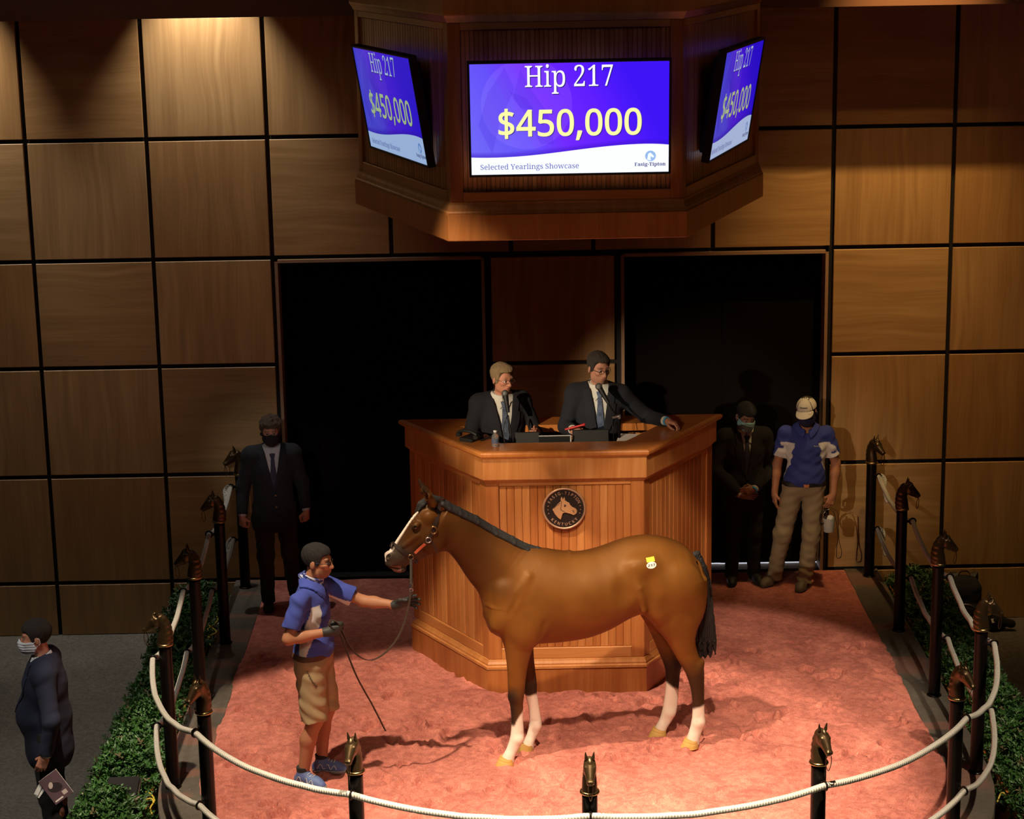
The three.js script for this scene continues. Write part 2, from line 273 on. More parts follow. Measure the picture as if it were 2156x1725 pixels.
// ---------------------------------------------------------------- the room
const FLOOR = -0.515, XW = 8.2, ZR = 21.5, TOP = 10.4;
const wall = struct('wall_back', null);
{
  // the masonry behind the panels, with the two horse doorways left open
  const holes = [[-2.51, -0.62], [0.615, 2.49]], gs = [];
  const slab = (x0, x1, y0, y1) => gs.push(at(new THREE.BoxGeometry(x1 - x0, y1 - y0, 0.3), (x0 + x1) / 2, (y0 + y1) / 2, -0.19));
  slab(-XW, holes[0][0], FLOOR, 3.03); slab(holes[0][1], holes[1][0], FLOOR, 3.03); slab(holes[1][1], XW, FLOOR, 3.03); slab(-XW, XW, 3.03, TOP);
  for (const [a, b] of holes) slab(a, b, FLOOR, -0.001);
  part('backing', join(gs), M.black, wall);
  const rows = [-0.515, 0, 1.032, 2.059, 3.047, 4.131, 5.208, 6.27];
  const colsL = [], colsR = []; for (let k = -3; k <= 4; k++) colsL.push(-4.682 + 1.0768 * k); for (let k = 0; k <= 5; k++) colsR.push(0.368 + 1.0768 * k);
  const cache = new Map(), r = rng(4);
  const gap = 0.019;
  const panel = (x0, x1, y0, y1, gapL = gap, gapR = gap, gapB = gap, gapT = gap) => {
    const a = x0 + gapL, b = x1 - gapR, c = y0 + gapB, d = y1 - gapT, w = b - a, h = d - c, horiz = r() < 0.45, v = Math.floor(r() * 3), key = [w.toFixed(3), h.toFixed(3), horiz, v].join();
    if (!cache.has(key)) cache.set(key, metreUV(cbox(w, h, 0.032, 0.004), r() * 3, r() * 3, horiz));
    const p = part('panel', cache.get(key), M.wall[v], wall); p.position.set((a + b) / 2, (c + d) / 2, -0.016);
  };
  const cols = [...colsL, ...colsR];
  for (let j = 0; j < rows.length - 1; j++) for (let i = 0; i < cols.length - 1; i++) {
    const x0 = cols[i], x1 = cols[i + 1], y0 = rows[j], y1 = rows[j + 1];
    if (y1 < 3.1) { if (x1 > -2.5 && x0 < 2.5) continue; if (j === 0) { panel(x0, x1, y0, y1, i ? gap : 0.003, gap, 0.004); continue; } }
    panel(x0, x1, y0, y1);
  }
  for (const [y0, y1] of [[0, 1.032], [1.032, 2.03], [2.03, 3.03]]) panel(-0.59, 0.585, y0, y1, 0.03, 0.03);
  // thin timber casings round the doorways
  for (const [a, b] of holes) { const gs2 = [at(new THREE.BoxGeometry(0.028, 3.03, 0.2), a + 0.014, 1.515, -0.07), at(new THREE.BoxGeometry(0.028, 3.03, 0.2), b - 0.014, 1.515, -0.07), at(new THREE.BoxGeometry(b - a, 0.028, 0.2), (a + b) / 2, 3.016, -0.07)]; const t = struct('trim_' + (a < 0 ? 1 : 2), metreUV(join(gs2)), std([0.33, 0.2, 0.12], { roughness: 0.55 })); }
  holes.forEach(([a, b], i) => {
    const d = struct('door_' + (i + 1), null); const mid = (a + b) / 2, w = (b - a) / 2 - 0.001, low = i ? 0.03 : 0.004;
    for (const s of [-1, 1]) { const lf = part('door_leaf', cbox(w + 0.002, 3.0 - low, 0.05, 0.004), M.doorDark, d); lf.position.set(mid + s * w / 2, low + (2.985 - low) / 2, -0.2 + s * 0.004); }
  });
  // the daylit concrete behind the right-hand door, seen through the gap under it
  struct('trim_3', at(new THREE.BoxGeometry(2.6, 0.06, 2.4), 1.55, -0.032, -1.55), std([0.75, 0.78, 0.85], { roughness: 0.9 }));
  struct('wall_passage', join([at(new THREE.BoxGeometry(2.8, 3.2, 0.1), 1.55, 1.5, -2.75), at(new THREE.BoxGeometry(0.1, 3.2, 2.5), 0.2, 1.5, -1.55), at(new THREE.BoxGeometry(0.1, 3.2, 2.5), 2.9, 1.5, -1.55), at(new THREE.BoxGeometry(2.8, 0.1, 2.5), 1.55, 3.1, -1.55)]), M.plaster);
  area([0.8, 0.86, 1], 230, 2.2, 0.8, [1.55, 2.6, -1.0], [1.55, 0, -0.8]);
  struct('wall_passage_left', join([at(new THREE.BoxGeometry(2.4, 3.4, 0.1), -1.56, 1.4, -0.5)]), M.black);
}
struct('floor', metreUV(at(new THREE.BoxGeometry(2 * XW, 0.2, ZR + 0.4), 0, FLOOR - 0.1, ZR / 2)), std(0xffffff, { roughness: 0.97, map: dataTex(512, 512, (u, v) => { const n = 0.5 * wrapN(u, v, 200, 200, 91) + 0.3 * wrapN(u, v, 90, 90, 92) + 0.2 * wrapN(u, v, 6, 6, 93); const t = 0.42 + 0.22 * (n - 0.5); return [t * 1.02, t * 0.98, t * 0.9]; }, true, 0.5), bumpMap: noiseBump, bumpScale: 0.004 }));
for (const [n, s] of [['wall_left', -1], ['wall_right', 1]]) struct(n, at(new THREE.BoxGeometry(0.3, TOP - FLOOR, ZR + 0.7), s * (XW + 0.15), (TOP + FLOOR) / 2, ZR / 2), M.plaster);
struct('wall_front', at(new THREE.BoxGeometry(2 * XW + 0.6, TOP - FLOOR, 0.3), 0, (TOP + FLOOR) / 2, ZR + 0.3), M.plaster);
const ceiling = struct('ceiling', null);
part('ceiling_slab', at(new THREE.BoxGeometry(2 * XW + 0.6, 0.3, ZR + 1), 0, TOP + 0.15, ZR / 2), M.plaster, ceiling);
{ // lamp housings hung under the ceiling
  for (const [, , p, t] of [...RING_SPOTS]) {
    const d = new THREE.Vector3(t[0] - p[0], t[1] - p[1], t[2] - p[2]).normalize(), g = new THREE.LatheGeometry([[0, -0.34], [0.1, -0.34], [0.13, -0.3], [0.13, -0.04], [0.118, -0.04], [0.118, -0.28], [0, -0.28]].map(([a, b]) => new THREE.Vector2(a, b)), 20);
    g.applyQuaternion(new THREE.Quaternion().setFromUnitVectors(new THREE.Vector3(0, 1, 0), d)); g.translate(...p);
    part('lamp_housing', join([g, tube([[p[0], p[1] + 0.2, p[2]], [p[0], TOP, p[2]]], 0.02, 2)]), M.blackPlastic, ceiling);
    const lens = new THREE.CircleGeometry(0.115, 20); lens.applyQuaternion(new THREE.Quaternion().setFromUnitVectors(new THREE.Vector3(0, 0, 1), d)); lens.translate(p[0] - d.x * 0.08, p[1] - d.y * 0.08, p[2] - d.z * 0.08);
    part('lamp_lens', lens, new THREE.MeshStandardMaterial({ color: 0x222222, emissive: 0xffd9a0, emissiveIntensity: 2 }), ceiling);
  }
}
// soffit with an open cove behind its fascia
struct('trim_4', metreUV(join([at(new THREE.BoxGeometry(2 * XW, 1.4, 0.04), 0, 5.93, 0.78), at(new THREE.BoxGeometry(2 * XW, 0.05, 0.8), 0, 6.62, 0.39)])), M.darkWood);

// ---------------------------------------------------------------- the raised ring
const RC = 4.45; // the front of the ring is a half circle round this depth
const ringLine = (r) => { const p = [[-r, 0.0]]; for (let i = 0; i <= 40; i++) { const a = Math.PI * i / 40; p.push([-r * Math.cos(a), RC + r * Math.sin(a)]); } p.push([r, 0.0]); return p; };
struct('ring_platform', prism(ringLine(2.985), FLOOR, -0.13), std([0.09, 0.075, 0.065], { roughness: 0.9 }));
{
  const r0 = 2.70, r1 = 3.0, s = new THREE.Shape(), a = ringLine(r1), b = ringLine(r0).reverse(); [...a, ...b].forEach(([x, z], i) => (i ? s.lineTo(x, -z) : s.moveTo(x, -z)));
  const g = new THREE.ExtrudeGeometry(s, { depth: 0.13, bevelEnabled: true, bevelSize: 0.006, bevelThickness: 0.006, bevelSegments: 1, curveSegments: 1 }); g.rotateX(-Math.PI / 2); g.translate(0, -0.136, 0);
  struct('kerb_strip', metreUV(g), std(0xffffff, { roughness: 0.8, bumpMap: noiseBump, bumpScale: 0.003, map: dataTex(512, 512, (u, v) => { const n = 0.6 * wrapN(u, v, 9, 9, 31) + 0.4 * wrapN(u, v, 60, 60, 32), red = sstep(0.62, 0.8, wrapN(u, v, 7, 11, 33)) * 0.45, sp = wrapN(u, v, 240, 240, 34) > 0.93 ? 0.12 : 0; return lerp3([0.34 + 0.1 * (n - 0.5) + sp, 0.315 + 0.1 * (n - 0.5) + sp, 0.28 + 0.09 * (n - 0.5) + sp], [0.6, 0.36, 0.3], red); }, true, 0.45) }));
}
{ // raked, trampled sand
  const NX = 300, NZ = 420, z0 = 0.03, z1 = 7.19, P = [], UV = [], I = [], r = rng(77), dents = [];
  for (let i = 0; i < 360; i++) { const back = r() < 0.14; dents.push([(r() - 0.5) * 5.2, back ? 0.6 + r() * 1.6 : 2.1 + r() * 4.9, r() * 6.28, 0.055 + r() * 0.055, (0.5 + r() * 0.8) * (back ? 0.4 : 1)]); }
  const cell = new Map(); dents.forEach((d) => { for (let i = -1; i <= 1; i++) for (let j = -1; j <= 1; j++) { const k = (Math.floor(d[0] * 4) + i) + ',' + (Math.floor(d[1] * 4) + j); if (!cell.has(k)) cell.set(k, []); cell.get(k).push(d); } });
  const H = (x, z) => {
    const soft = sstep(1.4, 2.6, z); let h = (fbm(x * 3, z * 3, 3) - 0.47) * (0.02 + 0.05 * soft) + (fbm(x * 12, z * 12, 8, 3) - 0.44) * (0.008 + 0.014 * soft) + (Math.abs(fbm(x * 7 + 9, z * 9, 41, 3) - 0.46)) * 0.02 * soft;
    for (const [dx, dz, a, rad, dep] of cell.get(Math.floor(x * 4) + ',' + Math.floor(z * 4)) || []) { // hoof and boot marks: a crescent pressed in, its rim pushed up
      const u = (x - dx) * Math.cos(a) + (z - dz) * Math.sin(a), v = -(x - dx) * Math.sin(a) + (z - dz) * Math.cos(a), q = Math.hypot(u, v * 1.15) / rad; if (q > 1.9) continue;
      h += dep * (q < 1 ? -0.042 * sstep(0.25, 0.85, q) * sstep(-0.8, 0.6, v / rad) * (1 - sstep(0.72, 1, q)) - 0.006 * (1 - q) : 0.02 * Math.exp(-((q - 1.3) ** 2) / 0.07) * (0.5 + 0.5 * v / rad / q));
    }
    return h + 0.012 * soft;
  };
  const sandX = (t, z) => t * (z > RC ? Math.sqrt(Math.max(2.745 ** 2 - (z - RC) ** 2, 0.0)) : 2.755 + 0.02 * (fbm(z * 2.5, t > 0 ? 3 : 9, 5) - 0.5));
  for (let j = 0; j <= NZ; j++) for (let i = 0; i <= NX; i++) { const z = z0 + (z1 - z0) * j / NZ, x = sandX(i / NX * 2 - 1, z), ed = Math.min(1, (1 - Math.abs(i / NX * 2 - 1)) * 30); P.push(x, -0.004 + H(x, z) * ed - 0.01 * (1 - ed), z); UV.push(x, z); if (i < NX && j < NZ) { const a = j * (NX + 1) + i; I.push(a, a + NX + 1, a + 1, a + 1, a + NX + 1, a + NX + 2); } }
  const g = new THREE.BufferGeometry(); g.setAttribute('position', new THREE.Float32BufferAttribute(P, 3)); g.setAttribute('uv', new THREE.Float32BufferAttribute(UV, 2)); g.setIndex(I); g.computeVertexNormals();
  const map = dataTex(1024, 1024, (u, v) => { const n = 0.35 * wrapN(u, v, 300, 300, 61) + 0.35 * wrapN(u, v, 60, 60, 62) + 0.3 * wrapN(u, v, 10, 10, 63), sp = wrapN(u, v, 420, 420, 64), c = lerp3([0.61, 0.335, 0.29], [0.83, 0.515, 0.445], clamp((n - 0.5) * 1.6 + 0.5, 0, 1)); if (sp > 0.955) return [0.9, 0.74, 0.64]; if (sp < 0.05) return [0.42, 0.25, 0.2]; return c; }, true, 0.5);
  const bump = dataTex(512, 512, (u, v) => { const n = 0.45 * wrapN(u, v, 36, 36, 71) + 0.3 * wrapN(u, v, 110, 110, 72) + 0.25 * wrapN(u, v, 220, 220, 73); return [n, n, n]; }, false, 0.9);
  struct('sand_floor', g, std(0xffffff, { map, bumpMap: bump, bumpScale: 0.009, roughness: 0.98 }));
}
// ---------------------------------------------------------------- posts with cast horse-head finials
const finialGeo = (() => { // facing -x, base at y = 0
  const crest = [[0.054, -0.02], [0.062, 0.03], [0.06, 0.09], [0.046, 0.15], [0.016, 0.2], [-0.026, 0.228], [-0.05, 0.228]], throat = [[-0.054, -0.02], [-0.052, 0.03], [-0.044, 0.07], [-0.036, 0.1], [-0.048, 0.125], [-0.075, 0.155]];
  const neck = loft([[0.001, -0.005, 0.046], [0.006, 0.05, 0.044], [0.008, 0.105, 0.039], [-0.006, 0.15, 0.036], [-0.034, 0.185, 0.034]], throat, crest, { n: 16 });
  const face = [[-0.04, 0.222], [-0.066, 0.216], [-0.088, 0.198], [-0.11, 0.168], [-0.131, 0.14], [-0.149, 0.114], [-0.152, 0.098]], jaw = [[-0.03, 0.16], [-0.044, 0.112], [-0.068, 0.098], [-0.097, 0.093], [-0.117, 0.08], [-0.135, 0.08], [-0.145, 0.088]];
  const head = loft([[-0.048, 0.175, 0.036], [-0.07, 0.155, 0.037], [-0.095, 0.13, 0.028], [-0.118, 0.11, 0.023], [-0.136, 0.098, 0.022]], jaw, face, { n: 16 });
  const fs = [neck, head];
  for (const s of [-1, 1]) { fs.push(cone([-0.04, 0.215, s * 0.02], [-0.047, 0.256, s * 0.025], 0.011, 0.003)); fs.push(ell([-0.078, 0.175, s * 0.027], [0.011, 0.008, 0.006])); fs.push(ell([-0.055, 0.145, s * 0.022], [0.022, 0.024, 0.013])); fs.push(ell([-0.139, 0.106, s * 0.012], [0.009, 0.007, 0.007])); }
  fs.push(ell([-0.068, 0.214, 0], [0.02, 0.008, 0.012], [0, 0, 0.7]));
  const base = U(0.012, fs);
  const f = (x, y, z) => { // swept mane locks on the back of the neck
    let d = base(x, y, z); const back = sstep(0.0, 0.03, x + 0.012 * (y - 0.1) / 0.1) * sstep(-0.01, 0.02, y); d += back * 0.0017 * Math.sin(y * 170 + Math.abs(z) * 150 + x * 60) * sstep(0.23, 0.19, y);
    d = smax(d, -(Math.hypot(x + 0.143, y - 0.086, 0) - 0.003), 0.003); return smax(d, -y - 0.001, 0.002);
  };
  return surf(f, [-0.17, -0.01, -0.06], [0.08, 0.27, 0.06], 0.0035, null);
})();
const lathe = (pts, seg = 24) => new THREE.LatheGeometry(pts.map(([a, b]) => new THREE.Vector2(a, b)), seg);
const POST_H = 1.1, RING_Y = [0.975, 0.47], RING_R = 0.092;
const shaftGeo = lathe([[0, 0.012], [0.046, 0.012], [0.047, 0.03], [0.046, 1.06], [0.046, POST_H - 0.012], [0, POST_H - 0.012]]), plateGeo = lathe([[0, 0], [0.058, 0], [0.058, 0.006], [0.05, 0.012], [0.044, 0.016], [0, 0.016]]);
const collarGeo = lathe([[0.044, POST_H - 0.02], [0.056, POST_H - 0.018], [0.06, POST_H - 0.01], [0.056, POST_H - 0.002], [0.05, POST_H + 0.002], [0, POST_H + 0.002]]);
const reinGeo = tube([[-0.137, 1.182, 0.013], [-0.142, 1.15, 0.012], [-0.136, 1.105, 0.006], [-0.126, 1.085, 0], [-0.118, 1.1, -0.006], [-0.12, 1.15, -0.012], [-0.133, 1.182, -0.013]], 0.0028, 36, 6);
const ringGeo = (() => { const g = new THREE.TorusGeometry(0.027, 0.0065, 8, 20); g.translate(-RING_R, 0, 0); return join([g, at(new THREE.CylinderGeometry(0.009, 0.012, 0.03, 10), -0.056, 0, 0, 0, 0, Math.PI / 2)]); })();
const POSTS = [];
function post(x, z, outward, label) { // outward: heading of the nose, as an angle in the ground plane from -x
  const t = thing('rope_post', label, 'post', [x, 0, z], outward, 'ring rope posts');
  part('shaft', shaftGeo, M.gloss, t); part('collar', collarGeo, M.brass, t); part('base_plate', plateGeo, M.gloss, t);
  const h = part('finial', finialGeo, M.bronze, t); h.position.y = POST_H;
  const rn = part('rein_loop', reinGeo, M.bronze, h); rn.position.y = -POST_H;
  for (const y of RING_Y) { const r = part('rope_ring', ringGeo, M.gloss, t); r.position.y = y; }
  POSTS.push({ x, z, ring: [x - RING_R * Math.cos(outward), z + RING_R * Math.sin(outward)] });
}
const sidesZ = [0.22, 1.7, 3.2, 4.69];
const lLab = ['dark rope post with bronze horse-head finial beside the left doorway, farthest on the left side', 'second dark rope post from the wall on the left side, horse head facing left', 'third dark rope post from the wall on the left side, horse head facing left', 'fourth dark rope post from the wall on the left side, beside the handler'];
const rLab = ['dark rope post with bronze horse-head finial against the right wall, farthest on the right side', 'second dark rope post from the wall on the right side, horse head facing right', 'third dark rope post from the wall on the right side, before the black backpack', 'fourth dark rope post from the wall on the right side, horse head facing right'];
sidesZ.forEach((z, i) => post(-2.89, z, i ? 0 : 0.35, lLab[i]));
const arcLab = ['dark rope post at the left front corner of the ring, by the left hedge', 'dark rope post in front of the handler with its horse head turned left', 'dark rope post at the middle of the ring front, horse head facing the viewer', 'dark rope post at the right of the ring front, horse head turned right', 'dark rope post at the right front corner of the ring, before the right hedge'];
[-58, -29, 0, 29, 58].forEach((a, i) => post(2.88 * Math.sin(R(a)), RC + 2.88 * Math.cos(R(a)), Math.PI / 2 + R(a) + [0.42, 0.28, 0, -0.2, -0.42][i], arcLab[i]));
for (let i = 3; i >= 0; i--) post(2.89, sidesZ[i], i ? Math.PI : Math.PI - 0.9, rLab[i]);

// ---------------------------------------------------------------- white ropes threaded through the rings
const ropeMat = std(0xffffff, { roughness: 0.95, map: dataTex(128, 128, (u, v) => { const a = Math.sin((u * 6 + v * 2) * Math.PI * 2), b = Math.sin((u * 6 - v * 2) * Math.PI * 2), t = 0.66 + 0.1 * Math.max(a, b) + 0.05 * (wrapN(u, v, 40, 40, 9) - 0.5); return [t, t * 0.985, t * 0.93]; }), bumpMap: dataTex(128, 128, (u, v) => { const a = Math.sin((u * 6 + v * 2) * Math.PI * 2), b = Math.sin((u * 6 - v * 2) * Math.PI * 2), t = 0.5 + 0.5 * Math.max(a, b); return [t, t, t]; }, false), bumpScale: 0.003 });
RING_Y.forEach((y, lv) => {
  const pts = [], r = rng(30 + lv); const sags = [0.10, 0.10, 0.10, 0.085, 0.035, 0.03, 0.03, 0.03, 0.085, 0.10, 0.10, 0.10];
  for (let i = 0; i < POSTS.length; i++) {
    const a = POSTS[i].ring; const b = POSTS[i + 1] && POSTS[i + 1].ring; if (!b) { pts.push([a[0], y, a[1]]); break; }
    for (let k = 0; k < 12; k++) { const t = k / 12, s = 4 * t * (1 - t); const mx = a[0] + (b[0] - a[0]) * t, mz = a[1] + (b[1] - a[1]) * t, bow = i >= 3 && i <= 8 ? 0.09 * s : 0; const l = Math.hypot(mx, mz - RC) || 1; pts.push([mx + mx / l * bow, y - sags[i] * s * (0.9 + 0.2 * r()), mz + (mz - RC) / l * bow]); }
  }
  const c = new THREE.CatmullRomCurve3(pts.map((p) => new THREE.Vector3(...p))), L = c.getLength(), g = new THREE.TubeGeometry(c, 620, 0.0205, 10, false);
  const uv = g.attributes.uv; for (let i = 0; i < uv.count; i++) uv.setXY(i, uv.getX(i) * L / 0.11, uv.getY(i));
  const o = thing('barrier_rope', lv ? 'lower white braided rope strung through the post rings at knee height' : 'upper white braided rope strung through the post rings round the ring', 'rope');
  part('rope_line', g, ropeMat, o);
  for (const e of [0, POSTS.length - 1]) { const a = POSTS[e].ring, s = e ? 1 : -1; part('frayed_end', join([tube([[a[0], y, a[1]], [a[0] + s * 0.03, y - 0.05, a[1] + 0.05], [a[0] + s * 0.035, y - 0.13, a[1] + 0.13], [a[0] + s * 0.05, y - 0.2, a[1] + 0.17]], 0.02, 16), tube([[a[0] + s * 0.015, y + 0.02, a[1]], [a[0] + s * 0.05, y - 0.02, a[1] + 0.02], [a[0] + s * 0.045, y - 0.09, a[1] + 0.07]], 0.017, 12)]), ropeMat, o); }
});

// ---------------------------------------------------------------- hedges in timber troughs along both sides
{
  const leaf = []; { const r = rng(5); for (let i = 0; i < 16; i++) { const t = i / 16, a = i * 2.4, y = t * 0.075, l = 0.019 + r() * 0.008, w = 0.0075, ca = Math.cos(a), sa = Math.sin(a), up = 0.012 + r() * 0.01; const b = [0, y, 0], tip = [ca * l, y + up, sa * l], m = [ca * l * 0.5, y + up * 0.7, sa * l * 0.5]; leaf.push(...b, m[0] - sa * w, m[1], m[2] + ca * w, ...tip, ...b, ...tip, m[0] + sa * w, m[1], m[2] - ca * w); } }
  const sprig = new THREE.BufferGeometry(); sprig.setAttribute('position', new THREE.Float32BufferAttribute(leaf, 3)); sprig.computeVertexNormals();
  const leafMat = new THREE.MeshPhysicalMaterial({ color: new THREE.Color().setRGB(1, 1, 1), roughness: 0.5, side: THREE.DoubleSide });
  for (const s of [-1, 1]) {
    const t = thing('hedge', s < 0 ? 'clipped green hedge in a timber trough along the left side of the ring' : 'clipped green hedge in a timber trough along the right side of the ring', 'hedge', [s * 3.27, FLOOR, 0]);
    const zA = 0.32, zB = 6.4, N = 9000, r = rng(s < 0 ? 101 : 202);
    const board = M.trough || (M.trough = M.pod[0].clone()); board.color.setRGB(0.95, 0.8, 0.6);
    part('trough_board', metreUV(at(cbox(0.024, 0.36, zB - zA, 0.003), s * 0.225, 0.18, (zA + zB) / 2)), board, t);
    part('trough_board', metreUV(at(cbox(0.024, 0.5, zB - zA, 0.003), -s * 0.225, 0.25, (zA + zB) / 2)), board, t);
    for (const z of [zA, zB]) part('end_board', metreUV(at(cbox(0.43, 0.36, 0.024, 0.003), 0, 0.18, z)), board, t);
    part('soil', at(new THREE.BoxGeometry(0.42, 0.3, zB - zA - 0.03), 0, 0.16, (zA + zB) / 2), std([0.03, 0.02, 0.012], { roughness: 1 }), t);
    const top = (z) => 0.62 + 0.1 * (fbm(z * 1.6, s, 3) - 0.5) + 0.05 * Math.sin(z * 7.5);
    const inst = new THREE.InstancedMesh(sprig, leafMat, N); inst.name = 'foliage'; inst.userData.kind = 'stuff'; inst.castShadow = inst.receiveShadow = true;
    const m = new THREE.Matrix4(), q = new THREE.Quaternion(), e = new THREE.Euler(), c = new THREE.Color();
    for (let i = 0; i < N; i++) {
      const z = zA + 0.04 + r() * (zB - zA - 0.08), a = (r() - 0.5) * Math.PI * 1.02, hw = 0.215 + 0.03 * (fbm(z * 3, 7, 2) - 0.5), dep = 1 - r() * r() * 0.25, bite = fbm(z * 1.3, 20 + s, 6) > 0.62 ? 0.8 : 1;
      const x = Math.sin(a) * hw * dep, y = 0.36 + Math.max(Math.cos(a), 0) ** 0.6 * (top(z) - 0.4) * dep * bite - (Math.abs(a) > 1.3 ? 0.06 * r() : 0);
      e.set((r() - 0.5) * 1.3, r() * 6.28, -Math.sin(a) * 0.9 + (r() - 0.5) * 1.1); q.setFromEuler(e); const k = 0.8 + r() * 0.7; m.compose(new THREE.Vector3(x, y, z), q, new THREE.Vector3(k, k, k)); inst.setMatrixAt(i, m);
      const v = 0.6 + r() * 0.8, d = r() < 0.05; c.setRGB(d ? 0.13 : 0.03 * v, d ? 0.1 : 0.098 * v, d ? 0.05 : 0.016 * v); inst.setColorAt(i, c);
    }
    t.add(inst);
  }
}
// ---------------------------------------------------------------- wooden faces made of planks between stiles and rails
// a face in its own frame: u along the face (centre 0), y up, outward +z
function plankFace(parent, ax, az, bx, bz, y0, y1, o) {
  const L = Math.hypot(bx - ax, bz - az), dirX = (bx - ax) / L, dirZ = (bz - az) / L, turn = Math.atan2(-dirZ, dirX), mx = (ax + bx) / 2, mz = (az + bz) / 2, H = y1 - y0, r = rng(o.seed);
  const place = (name, g, m, u, y, d) => { const p = part(name, g, m, parent); p.position.set(mx + dirX * u - dirZ * d, y, mz + dirZ * u + dirX * d); p.rotation.y = turn; return p; };
  const st = o.stile, rt = o.railTop, rb = o.railBot, w = L - 2 * st, h = H - rt - rb, mats = o.mats, th = o.th || 0.026;
  place('stile', metreUV(cbox(st, H, th, 0.004), r(), r()), mats[1], -L / 2 + st / 2, y0 + H / 2, -th / 2); place('stile', metreUV(cbox(st, H, th, 0.004), r(), r()), mats[1], L / 2 - st / 2, y0 + H / 2, -th / 2);
  if (rt) place('rail', metreUV(cbox(w, rt, th, 0.004), r(), r(), true), mats[2], 0, y1 - rt / 2, -th / 2); if (rb) place('rail', metreUV(cbox(w, rb, th, 0.004), r(), r(), true), mats[2], 0, y0 + rb / 2, -th / 2);
  const n = Math.round(w / o.plank), pw = w / n, geos = [0, 1, 2, 3].map(() => metreUV(cbox(pw - 0.0015, h, 0.014, Math.min(0.005, pw / 4)), r() * 4, r() * 4));
  for (let i = 0; i < n; i++) place(o.name || 'plank', geos[Math.floor(r() * 4)], mats[Math.floor(r() * mats.length)], -w / 2 + pw * (i + 0.5), y0 + rb + h / 2, -th + 0.007);
  place('backing_board', at(new THREE.BoxGeometry(L - 0.004, H, 0.012), 0, 0, 0), mats[1], 0, y0 + H / 2, -th - 0.007);
}
{
  const t = thing('auction_podium', 'tall orange wood auction podium with a slanted front of vertical planks', 'podium', [0, 0, 0]);
  const B = [[-1.255, 1.93], [-0.615, 2.985], [0.615, 2.985], [1.255, 1.93]];
  const Q = [[-1.222, 1.985], [-0.615, 2.985], [0.615, 2.985], [1.222, 1.985]];
  for (let i = 0; i < 3; i++) plankFace(t, B[i][0], B[i][1], B[i + 1][0], B[i + 1][1], 0.285, 1.8, { seed: 300 + i, stile: 0.1, railTop: 0.085, railBot: 0.09, plank: i === 1 ? 0.062 : 0.075, mats: M.pod });
  // plinth, moulding, top band, nosing: mitred round the front and closed across the back
  const plinth = metreUV(band(Q, [[-0.05, -0.03], [0.03, -0.03], [0.03, 0.205], [0.026, 0.212], [-0.05, 0.212]], true, -1)); part('plinth', plinth, M.pod[1], t);
  part('base_moulding', metreUV(band(Q, [[-0.04, 0.212], [0.036, 0.212], [0.036, 0.232], [0.024, 0.24], [0.024, 0.252], [0.014, 0.27], [0.008, 0.285], [-0.04, 0.285]], true, -1)), M.pod[2], t);
  part('top_band', metreUV(band(Q, [[-0.04, 1.775], [0.034, 1.775], [0.036, 1.78], [0.036, 1.945], [-0.04, 1.945]], true, -1)), M.pod[2], t);
  part('cove', metreUV(band(Q, [[-0.04, 1.745], [0.008, 1.745], [0.022, 1.765], [0.03, 1.776], [-0.04, 1.776]], true, -1)), M.pod[1], t);
  part('nosing', band(Q, [[-0.22, 1.945], [0.036, 1.945], [0.044, 1.955], [0.058, 1.96], [0.066, 1.972], [0.066, 1.99], [0.058, 2.0], [0.04, 2.006], [-0.22, 2.006]], true, -1), new THREE.MeshPhysicalMaterial({ map: PT[2], color: 0xfff0d8, roughness: 0.3, clearcoat: 0.35, clearcoatRoughness: 0.3 }), t);
  part('back_board', metreUV(at(cbox(2.46, 1.72, 0.03, 0.003), 0, 1.11, 1.955)), M.pod[1], t);
  part('standing_floor', prism([[-1.19, 1.98], [-0.6, 2.93], [0.6, 2.93], [1.19, 1.98]], 0.78, 0.83), M.darkWood, t);
  part('desk', metreUV(prism([[-0.9, 2.47], [-0.62, 2.92], [0.62, 2.92], [0.9, 2.47]], 1.775, 1.805)), M.darkWood, t);
  // round seal: dark disc, raised rim, lettering and a horse head in relief
  const seal = tag(new THREE.Group(), '', ''); seal.userData = {}; seal.name = 'round_seal'; t.add(seal); seal.position.set(-0.008, 1.533, 2.99);
  const cv = document.createElement('canvas'); cv.width = cv.height = 512; const c = cv.getContext('2d'); c.fillStyle = '#17100d'; c.fillRect(0, 0, 512, 512); c.fillStyle = '#b98f72'; c.textAlign = 'center'; c.textBaseline = 'middle'; c.font = '54px sans-serif';
  const arc = (txt, rad, a0, a1, flip) => [...txt].forEach((ch, i) => { const a = a0 + (a1 - a0) * i / (txt.length - 1); c.save(); c.translate(256 + rad * Math.sin(a), 256 - rad * Math.cos(a)); c.rotate(flip ? a + Math.PI : a); c.fillText(ch, 0, 0); c.restore(); });
  arc('FASIG-TIPTON', 206, -1.13, 1.13, false); arc('KENTUCKY', 206, Math.PI + 0.82, Math.PI - 0.82, true);
  for (const sx of [-1, 1]) for (const k of [-1, 0, 1]) { const a = sx * (Math.PI / 2 + k * 0.24 + 0.06); c.beginPath(); c.arc(256 + 206 * Math.sin(a), 256 - 206 * Math.cos(a), 6, 0, 7); c.fill(); }
  const tex = new THREE.CanvasTexture(cv); tex.colorSpace = THREE.SRGBColorSpace;
  const disc = new THREE.CylinderGeometry(0.158, 0.158, 0.02, 48); disc.rotateX(Math.PI / 2); { const p = disc.attributes.position, uv = disc.attributes.uv; for (let i = 0; i < p.count; i++) uv.setXY(i, 0.5 + p.getX(i) / 0.316, 0.5 + p.getY(i) / 0.316); }
  const face = part('disc', disc, std(0xffffff, { map: tex, roughness: 0.5 }), seal); face.position.z = 0.01;
